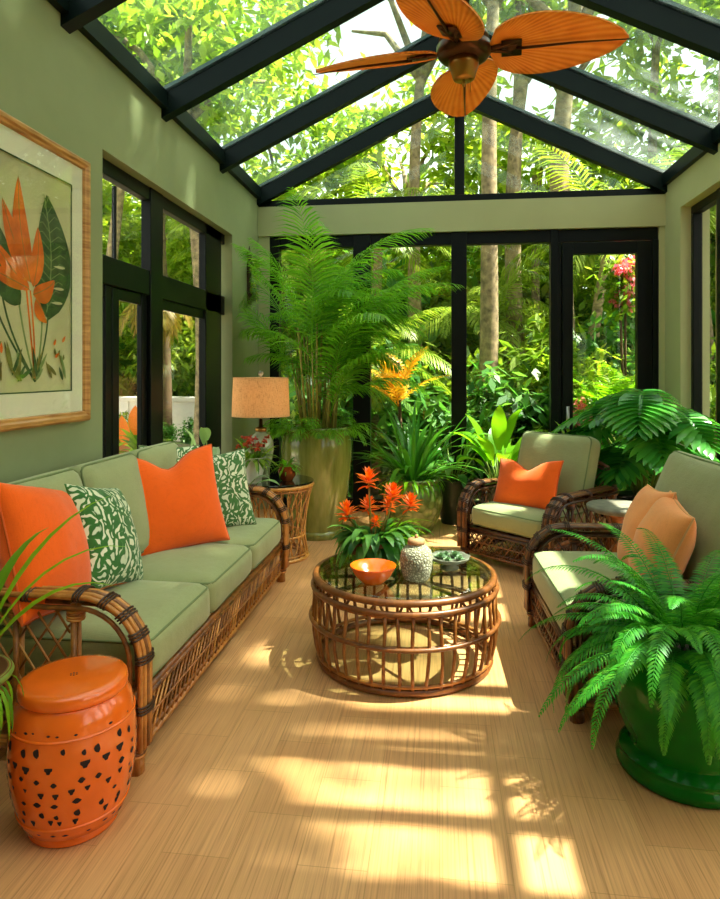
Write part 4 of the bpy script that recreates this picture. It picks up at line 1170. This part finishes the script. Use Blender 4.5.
# pots on the side table
e = empty('flower_pot', (-1.56, 5.36, SZ), label='white ceramic pot of small red flowers on the lamp table', cat='potted plant')
pot([(0, .004), (.058, 0), (.062, .012), (.066, .05), (.084, .12), (.09, .19), (.096, .20), (.098, .215), (.088, .215), (.08, .19), (0, .18)], 'white_glaze', e)
random.seed(14); m = MB(); fl_ = MB(); s = MB()
for k in range(90):
    a = U(0, 2 * PI); r = U(0, .07); ee = U(.1, 1.4)
    m.blade((r * math.cos(a), r * math.sin(a), .19), (math.cos(a) * math.cos(ee), math.sin(a) * math.cos(ee), math.sin(ee)), (0, 0, 1), U(.11, .25), U(.024, .04), U(.4, 1.6), .2, 4)
m.build('foliage', 'l_mid', e)
for k in range(24):
    a = U(0, 2 * PI); r = U(.02, .15); z = U(.29, .43) - r * .35; p = Vector((r * math.cos(a), r * math.sin(a), z))
    s.tube([(p.x * .3, p.y * .3, .19), p], .003, 5)
    fb = MB()
    for q in range(16):
        d = rv(); d.z = abs(d.z) * .8 - .1; fb.blade(p, d, rv(), U(.022, .038), .018, .3, .2, 3)
    fb.build('flower', 'f_red', e)
s.build('stems', 'stem', e)
e = empty('small_copper_pot', (-1.31, 5.50, SZ), label='small copper glazed pot with a green seedling on the lamp table edge', cat='potted plant')
pot([(0, .004), (.045, 0), (.05, .006), (.072, .04), (.08, .08), (.074, .115), (.076, .125), (.068, .125), (.064, .11), (0, .10)], 'copper', e, n=32)
m = MB()
for k in range(46):
    a = U(0, 2 * PI); ee = U(.1, 1.45); r = U(0, .05)
    m.blade((r * math.cos(a), r * math.sin(a), .11), (math.cos(a) * math.cos(ee), math.sin(a) * math.cos(ee), math.sin(ee)), (0, 0, 1), U(.07, .17), U(.014, .026), U(.6, 2), .2, 4)
m.build('foliage', 'l_lime', e)

# planter on the wall by the palm
e = empty('wall_planter', (XL + .006, 6.98, 2.35), label='slim wall hung planter with yellow green sprigs above the lamp corner', cat='wall planter')
m = MB().box(0, .012, -.07, .07, 0, .58); m.box(.012, .07, -.065, .065, .04, .13); m.tube([(.006, -.03, .58), (.006, 0, .64), (.006, .03, .58)], .004, 6)
m.build('back_board', 'rattan_wrap', e, smooth=False); random.seed(4); m = MB()
for k in range(120):
    z = U(.08, .5); p = (U(.02, .06), U(-.06, .06), z); d = Vector((U(.2, 1), U(-1, 1), U(-.8, .8)))
    m.blade(p, d, (0, 0, 1), U(.06, .13), U(.018, .03), U(.3, 1.2), .2, 3)
clampv(m, x0=.004)
m.build('foliage', 'l_bright', e)

# plant at the edge of the view next to the stool
e = empty('spider_plant', (-1.555, 1.935, 0), label='arching lime green plant in a tall pot next to the ceramic stool', cat='potted plant')
pot([(0, .01), (.09, 0), (.10, .02), (.105, .3), (.11, .5), (.125, .56), (.15, .585), (.16, .60), (.158, .62), (.145, .62), (.12, .59), (0, .57)], 'terracotta', e)
MB().ring(.152, .608, .013, 40, 8).build('rim', 'stem', e)
m = MB(); random.seed(41); strap2 = lambda t: min(1, .5 + 1.2 * t) if t < .5 else max(0, (1 - t) / .5) ** .8
for (az, el, L, W, dr) in ((.75, 1.25, .74, .055, .95), (.6, 1.2, .68, .04, 1.2), (.85, 1.05, .62, .035, 1.3), (1.5, 1.2, .6, .045, 1.0)):
    m.blade((.04 * math.cos(az), .04 * math.sin(az), .60), (math.cos(az) * math.cos(el), math.sin(az) * math.cos(el), math.sin(el)), (0, 0, 1), L, W, dr, .25, 9, strap2)
for k in range(20):
    az = U(1.9, 4.6); el = U(.4, 1.4); m.blade((.04 * math.cos(az), .04 * math.sin(az), .60), (math.cos(az) * math.cos(el), math.sin(az) * math.cos(el), math.sin(el)), (0, 0, 1), U(.35, .6), U(.03, .055), U(.8, 1.6), .25, 8, strap2)
for k in range(14):
    az = U(-1.6, .6); p = (.14 * math.cos(az), .14 * math.sin(az), .60); m.blade(p, (math.cos(az), math.sin(az), .1), (0, 0, 1), U(.10, .2), .016, 4.5, .2, 5)
m.build('foliage', 'l_lime', e)

# ------------------------------------------------------------------ garden
g = MB().box(-40, 40, YB + .21, 60, -.3, -.03); g.box(-40, XL - .26, -20, YB + .21, -.3, -.03); g.box(XR + .29, 40, -20, YB + .21, -.3, -.03)
tag(g.build('garden_ground', 'ground', smooth=False), 'planted garden earth outside the glass', 'ground', kind='structure')
tag(MB().box(-9.5, XL - .26, 2.0, 11.2, -.03, -.005).build('terrace_path', 'terrace', smooth=False), 'pale stone terrace outside the french doors', 'terrace', kind='structure')
e = empty('terrace_wall', (-6.3, 11.3, -.03), label='low white rendered garden wall with a coping at the terrace end', cat='garden wall', kind='structure')
o = MB().box(-3.6, 2.5, -.09, .09, 0, 1.10).build('wall_face', 'white_wall', e, smooth=False); o['kind'] = 'structure'
m = MB().box(-3.6, 2.5, -.14, .14, 1.10, 1.18)
for k in range(4): m.box(-3.5 + 2.0 * k, -3.3 + 2.0 * k, -.12, -.09, 0, 1.10)
o = m.build('coping', 'white_wall', e, smooth=False, bevel=.01); o['kind'] = 'structure'

def crown_mesh(name, n, rx, ry, rz, L, W, leaf, clumps, seed, sig=.3, hang=.35, hollow=.35):
    random.seed(seed); m = MB(); C = []
    for k in range(clumps):
        d = rv(); r = hollow + (1 - hollow) * random.random() ** .5
        C.append(Vector((d.x * rx * r, d.y * ry * r, d.z * rz * r)))
    for k in range(n):
        c = C[k % clumps]; p = c + Vector((random.gauss(0, sig), random.gauss(0, sig), random.gauss(0, sig * .7)))
        d = rv(); d = Vector((d.x, d.y, d.z * .6 - hang)); nn = Vector((U(-.5, .5), U(-.5, .5), 1))
        m.quadleaf(p, d, nn, U(.7, 1.2) * L, U(.7, 1.2) * W)
    return m.mesh(name, leaf)
CM = {
 'bright': [crown_mesh('crown', 1900, 2.0, 2.0, 1.5, .30, .13, 'l_bright', 36, 1), crown_mesh('crown', 2200, 2.1, 1.8, 1.6, .26, .11, 'l_bright', 40, 2, .26)],
 'mid': [crown_mesh('crown', 2000, 2.0, 2.0, 1.6, .34, .15, 'l_mid', 36, 3), crown_mesh('crown', 2200, 2.0, 2.0, 1.4, .28, .12, 'l_mid', 40, 4, .28)],
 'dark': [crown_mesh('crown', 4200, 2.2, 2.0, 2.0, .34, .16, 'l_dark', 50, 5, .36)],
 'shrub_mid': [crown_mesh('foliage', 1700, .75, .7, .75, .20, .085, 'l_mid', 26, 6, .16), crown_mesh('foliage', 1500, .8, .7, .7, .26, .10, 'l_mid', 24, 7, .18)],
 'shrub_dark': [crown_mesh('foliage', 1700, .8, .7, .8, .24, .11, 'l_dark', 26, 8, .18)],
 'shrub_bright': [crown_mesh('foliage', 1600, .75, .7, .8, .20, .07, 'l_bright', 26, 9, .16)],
}
def trunk_mesh(name, h, r, mat, seed, lean=.3, forks=4):
    rnd = random.Random(seed); m = MB(); P = []; n = 10
    for i in range(n + 1):
        t = i / n; P.append((lean * t * t + .08 * math.sin(t * 5 + seed), .06 * math.cos(t * 4 + seed), h * t))
    m.tube(P, [r * (1.35 if i == 0 else 1 - .5 * i / n) for i in range(n + 1)], 10)
    top = Vector(P[-2])
    for k in range(forks):
        a = 2 * PI * k / forks + rnd.random(); q = top + Vector((math.cos(a) * 1.3, math.sin(a) * 1.3, rnd.uniform(.6, 1.5)))
        m.tube([top - Vector((0, 0, .2)), top.lerp(q, .5) + Vector((0, 0, .2)), q], [r * .5, r * .32, r * .15], 7)
    return m.mesh(name, mat)
TM = [trunk_mesh('trunk', 6.0, .13, 'bark', 1), trunk_mesh('trunk', 6.0, .10, 'bark_dark', 2, -.2), trunk_mesh('trunk', 6.0, .15, 'bark', 3, .1)]
def ob(name, me, parent=None, loc=None, scl=None, rz=0):
    o = bpy.data.objects.new(name, me); COL.objects.link(o)
    if parent: o.parent = parent
    if loc is not None: o.location = loc
    if scl: o.scale = scl if hasattr(scl, '__len__') else (scl,) * 3
    o.rotation_euler = (0, 0, rz); return o
def tree(x, y, h, kind, s, label, group, i=0, tr=None):
    """h is the height of the crown's middle"""
    e = empty('garden_tree', (x, y, -.05), random.uniform(0, 6.28), label=label, cat='tree', group=group)
    ob('trunk', TM[(tr if tr is not None else i) % 3], e, scl=(1, 1, h / 6.0)); cm = CM[kind][i % len(CM[kind])]
    ob('crown', cm, e, (0, 0, h + .4), s, U(0, 6)); return e
random.seed(77)
# tall canopy seen through the roof
LC = 'tall sunlit tree whose leaves spread above the glass roof'
i = 0
for (x, y, h, s, k) in ((-7.5, 9.5, 6.6, 1.2, 'bright'), (-4.6, 10.4, 7.4, 1.2, 'bright'), (1.4, 12.2, 8.8, 1.0, 'bright'),
                        (6.8, 10.6, 6.6, 1.15, 'bright'), (9.2, 11.2, 6.4, 1.2, 'bright'), (-5.8, 13.0, 9.2, 1.4, 'mid'), (4.2, 13.8, 9.6, 1.4, 'bright'), (8.6, 14.0, 9.0, 1.4, 'mid'),
                        (-3.4, 8.9, 6.0, .8, 'bright')):
    tree(x, y, h, k, s, LC, 'canopy trees over the roof', i); i += 1
LB = 'leafy tree in the jungle garden beyond the tall panes'
for (x, y, h, s, k) in ((-6.4, 15, 6.0, 1.3, 'bright'), (-3.4, 14.5, 6.2, 1.2, 'bright'), (-.6, 15.5, 6.3, 1.3, 'bright'), (2.1, 15.2, 6.2, 1.3, 'bright'), (4.8, 15.4, 6.2, 1.3, 'bright'), (7.4, 15.5, 6.0, 1.3, 'mid'), (-2.2, 18, 4.4, 1.5, 'bright'), (1.2, 18, 4.2, 1.5, 'bright'), (4.4, 18, 4.4, 1.5, 'bright'), (8.0, 18.5, 4.6, 1.5, 'bright'), (-8.5, 17, 4.5, 1.5, 'bright'), (-5.4, 17.6, 4.2, 1.4, 'bright'),
                        (-10, 14, 5.0, 1.4, 'bright'), (-12, 18, 6, 1.7, 'mid'), (-8.6, 12.6, 3.6, 1.0, 'bright'), (10.5, 16, 5, 1.5, 'mid')):
    tree(x, y, h, k, s, LB, 'garden trees beyond the panes', i); i += 1
LD = 'dark dense tree at the back of the garden'
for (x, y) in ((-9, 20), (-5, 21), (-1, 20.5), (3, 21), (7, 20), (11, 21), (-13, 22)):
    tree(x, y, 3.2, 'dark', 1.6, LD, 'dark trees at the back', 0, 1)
# bare tall trunks among the greenery
LT = 'tall bare tan trunk standing among the garden greenery'
for (x, y, s) in ((.62, 9.6, .8), (1.30, 12.4, 1.0), (1.95, 11.0, 1.1), (2.5, 13.2, .8), (-.55, 12.0, .8)):
    e = empty('bare_tree', (x, y, -.05), U(0, 6), label=LT, cat='tree', group='tall bare trunks'); ob('trunk', TM[0], e, scl=(s * 1.5, s * 1.5, 1.35))
# unseen trees added on the sunny side to shade the roof and dapple the sunlight
LS = 'unseen tree added beyond the sunny doors to dapple the sunlight'
CM['sparse'] = [crown_mesh('crown', 620, 1.05, 1.05, .8, .24, .12, 'l_mid', 24, 31, .20), crown_mesh('crown', 560, 1.1, 1.0, .9, .26, .12, 'l_bright', 20, 32, .20)]
i = 0
for (x, y, h, s, k) in ((4.4, -1.0, 10.9, 1, 'sparse'), (4.5, .4, 11.2, 1, 'sparse'), (4.3, 1.7, 10.8, 1, 'sparse'), (4.5, 3.0, 11.4, 1.0, 'sparse'), (4.4, 4.3, 11.0, 1, 'sparse'), (4.5, 5.6, 11.2, 1, 'sparse'), (4.4, 6.9, 11.1, 1, 'sparse'),
                        (4.6, -.6, 13.4, .8, 'mid'), (4.9, 2.0, 13.6, .85, 'mid'), (4.6, 4.4, 13.5, .8, 'mid'), (4.8, 6.6, 13.4, .8, 'mid'), (3.4, .4, 14.2, .8, 'mid'), (3.3, 3.2, 14.4, .85, 'mid'), (3.4, 5.8, 14.2, .8, 'mid'), (3.4, 8.0, 14.0, .7, 'mid')):
    tree(x, y, h, k, s, LS, 'added shade trees beyond the sunny doors', i); i += 1

# palms
def palm_fronds(name, n, L, mat, seed, el=(-.2, 1.2), ll=.5, lw=.035):
    random.seed(seed); m = MB()
    for k in range(n):
        a = 2 * PI * k / n * 2.6; P = arc_path((0, 0, 0), a, U(*el), L * U(.85, 1.1), U(1.0, 1.8), 12)
        frond(m, P, ll, lw, 26, .7, 58, .12, .15, None, 2, .016, .2)
    return m.mesh(name, mat)
PM = [palm_fronds('fronds', 22, 2.0, 'l_palmout', 51), palm_fronds('fronds', 20, 1.7, 'l_mid', 52, (.2, 1.3)), palm_fronds('fronds', 16, 1.5, 'l_straw', 53, (-.9, .2))]
PT = trunk_mesh('trunk', 6.0, .13, 'bark', 9, .15, 0)
def palm(x, y, h, v, s, label, group=None, trunk=True):
    e = empty('garden_palm', (x, y, -.05), U(0, 6), label=label, cat='palm tree', group=group)
    if trunk: ob('trunk', PT, e, scl=(1, 1, h / 6.0))
    ob('fronds', PM[v], e, (.15 if trunk else 0, 0, h), s); return e
palm(2.45, 10.8, 4.0, 0, 1.15, 'sunlit palm whose fronds fan out behind the gable window')
LP = 'arching garden palm outside the glass'
for (x, y, h, v, s) in ((-1.1, 10.6, 3.9, 0, 1.0), (4.6, 12, 4.6, 1, 1.2), (-4.2, 12.6, 4.4, 0, 1.1), (-.9, 8.8, 1.9, 0, .75), (.9, 12.2, 2.6, 0, 1.0), (-7.5, 13.0, 3.8, 0, 1.1), (-5.0, 9.4, 5.6, 1, 1.0), (6.6, 9.6, 5.4, 0, 1.1)):
    palm(x, y, h, v, s, LP, 'garden palms')
palm(-4.55, 9.9, 2.95, 2, .62, 'dry brown palm hanging outside the window beside the french doors')

# understorey shrubs
random.seed(88)
LG = {'shrub_mid': 'green leafy shrub in the garden border beyond the glass', 'shrub_dark': 'dark green shrub in the shade under the trees', 'shrub_bright': 'sunny yellow green shrub in the garden border'}
def shrub(x, y, z, k, s):
    o = ob('garden_shrub', CM[k][random.randrange(len(CM[k]))], None, (x, y, z), s, U(0, 6)); tag(o, LG[k], 'shrub', k.replace('_', ' ') + ' border')
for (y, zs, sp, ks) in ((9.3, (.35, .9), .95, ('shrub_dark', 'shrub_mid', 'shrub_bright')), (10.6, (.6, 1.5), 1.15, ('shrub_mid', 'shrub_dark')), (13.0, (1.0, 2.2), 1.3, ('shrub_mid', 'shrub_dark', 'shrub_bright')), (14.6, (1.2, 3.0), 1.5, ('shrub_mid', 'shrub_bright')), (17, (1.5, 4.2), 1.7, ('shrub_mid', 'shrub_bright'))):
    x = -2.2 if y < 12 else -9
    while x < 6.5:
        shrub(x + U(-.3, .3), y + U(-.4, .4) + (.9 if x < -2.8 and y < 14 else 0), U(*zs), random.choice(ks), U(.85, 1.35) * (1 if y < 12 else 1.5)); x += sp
for (x, y, z, k, s) in ((2.25, 8.5, .75, 'shrub_bright', .7), (2.0, 9.0, 1.3, 'shrub_bright', .8), (2.9, 8.8, 1.0, 'shrub_mid', .9), (1.6, 8.6, .45, 'shrub_mid', .6), (-7.0, 12.5, 2.0, 'shrub_bright', 1.2), (-5.4, 12.6, 2.2, 'shrub_bright', 1.2), (-8.6, 12.6, 2.2, 'shrub_mid', 1.3), (-4.2, 12.6, 2.0, 'shrub_bright', 1.1), (-6.2, 13.4, 4.0, 'shrub_bright', 1.4), (-4.9, 13.2, 3.8, 'shrub_bright', 1.3)):
    shrub(x, y, z, k, s)
LH = 'tall hedge shrub close outside the sunny doors'
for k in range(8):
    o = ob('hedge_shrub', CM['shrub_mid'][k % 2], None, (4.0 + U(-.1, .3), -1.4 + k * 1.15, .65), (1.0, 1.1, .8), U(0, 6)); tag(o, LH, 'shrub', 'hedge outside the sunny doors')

# ferns, croton and flowers outside the glass
random.seed(5); m = MB()
for k in range(16):
    frond(m, arc_path((0, 0, 0), 2 * PI * k / 16 * 3, U(.7, 1.4), U(.7, 1.0), U(.6, 1.3), 10), .20, .035, 20, .4, 70, .1, .1, None, 2, .006)
tag(m.build('tree_fern', 'l_lime', loc=(2.12, 8.35, 1.0)), 'lime green fern fronds rising outside the glass garden door', 'fern')
e = empty('golden_croton', (-.50, 7.98, -.03), label='golden yellow plume leaved shrub outside the pane behind the strap leaved plant', cat='shrub')
m = MB(); s = MB()
for k in range(13):
    a = U(0, 6.28); el = U(.9, 1.5); P = arc_path((0, 0, U(1.2, 1.75)), a, U(.5, 1.5), U(.5, .8), U(.3, 1.2), 9)
    frond(m, P, .17, .034, 15, .5, 55, .1, .2, None, 3, .006)
s.tube([(0, 0, 0), (.02, 0, .85), (0, .02, 1.75)], [.03, .025, .015], 7)
s.build('stem', 'bark_dark', e); m.build('foliage', 'l_yellow', e)
def blossom_bush(name, loc, r, nfl, label, leafy=700, fsz=.055, cl=6):
    e = empty(name, loc, label=label, cat='flowering shrub'); m = MB()
    C = [Vector((U(-r, r), U(-r, r) * .6, U(-r, r) * 1.1)) for k in range(cl)]
    for k in range(leafy):
        c = C[k % cl]; m.quadleaf(c + Vector((random.gauss(0, r * .4), random.gauss(0, r * .35), random.gauss(0, r * .45))), rv(), (U(-.5, .5), U(-.5, .5), 1), .13, .06)
    z0 = -loc[2] - .03
    st = MB()
    for k in range(4): st.tube([(U(-.1, .1), U(-.1, .1), z0), C[k % cl] * .5 + Vector((0, 0, z0 * .4)), C[k % cl]], [.018, .014, .008], 6)
    st.build('stems', 'bark_dark', e); m.build('foliage', 'l_mid', e)
    for k in range(nfl):
        c = C[k % cl] + Vector((U(-.1, .1), -abs(U(.1, .4)) * r, U(-.05, .15))); f = MB()
        for q in range(46):
            d = rv(); p = c + d * fsz * 1.5 * random.random() ** .5; f.quadleaf(p, rv(), rv(), fsz, fsz * .8)
        f.build('blossom', 'f_pink', e)
    return e
random.seed(61)
blossom_bush('bougainvillea', (2.42, 8.9, 2.72), .30, 13, 'pink flowering climber high outside the glass garden door', 650, .07)
blossom_bush('pink_flower_bush', (1.82, 8.25, .85), .22, 8, 'low pink flowering bush outside the door near its handle', 300, .055)
# terrace furniture and pots
e = empty('terrace_planter', (-5.05, 9.6, -.005), label='brown clay planter with greenery on the terrace outside the french doors', cat='potted plant')
pot([(0, .01), (.2, 0), (.22, .03), (.28, .35), (.30, .48), (.31, .5), (.31, .54), (.27, .54), (0, .5)], 'terracotta', e, n=28)
ob('foliage', CM['shrub_mid'][0], e, (0, 0, .72), .38)
e = empty('orange_flower_planter', (-4.26, 8.85, -.005), label='pot of big orange bracts on the terrace seen through the french doors', cat='potted plant')
pot([(0, .01), (.13, 0), (.15, .03), (.19, .3), (.2, .42), (.17, .42), (0, .38)], 'terracotta', e, n=28)
m = MB()
for k in range(30):
    a = U(0, 6.28); el = U(.4, 1.4); m.blade((0, 0, .4), (math.cos(a) * math.cos(el), math.sin(a) * math.cos(el), math.sin(el)), (0, 0, 1), U(.4, .8), .1, U(.5, 1.4), .2, 6)
m.build('foliage', 'l_mid', e)
for (dx, z, tilt) in ((-.13, .88, -.12), (.13, .90, .10), (.02, 1.02, .0)):
    b_ = MB(); b_.blade((dx, -.16, z - .30), (tilt, -.05, 1), (0, -1, .05), .42, .20, .1, .25, 9); b_.build('bract', 'f_orange', e)
e = empty('stone_bench', (-4.25, 10.3, -.005), label='low stone bench with small plants on the terrace by the white wall', cat='bench')
m = MB().box(-.55, .55, -.2, .2, .36, .44); m.build('seat', 'stone', e, smooth=False, bevel=.012)
for s_ in (-1, 1): MB().box(s_ * .4 - .07, s_ * .4 + .07, -.16, .16, 0, .36).build('leg', 'stone', e, smooth=False, bevel=.01)
for (dx, s_) in ((-.3, .24), (.25, .28)):
    o = ob('bench_plant', CM['shrub_dark'][0], None, (-4.25 + dx, 10.3, .44 + s_ * .55), s_); tag(o, 'small dark green plant sitting on the stone terrace bench', 'plant', 'plants on the stone bench')
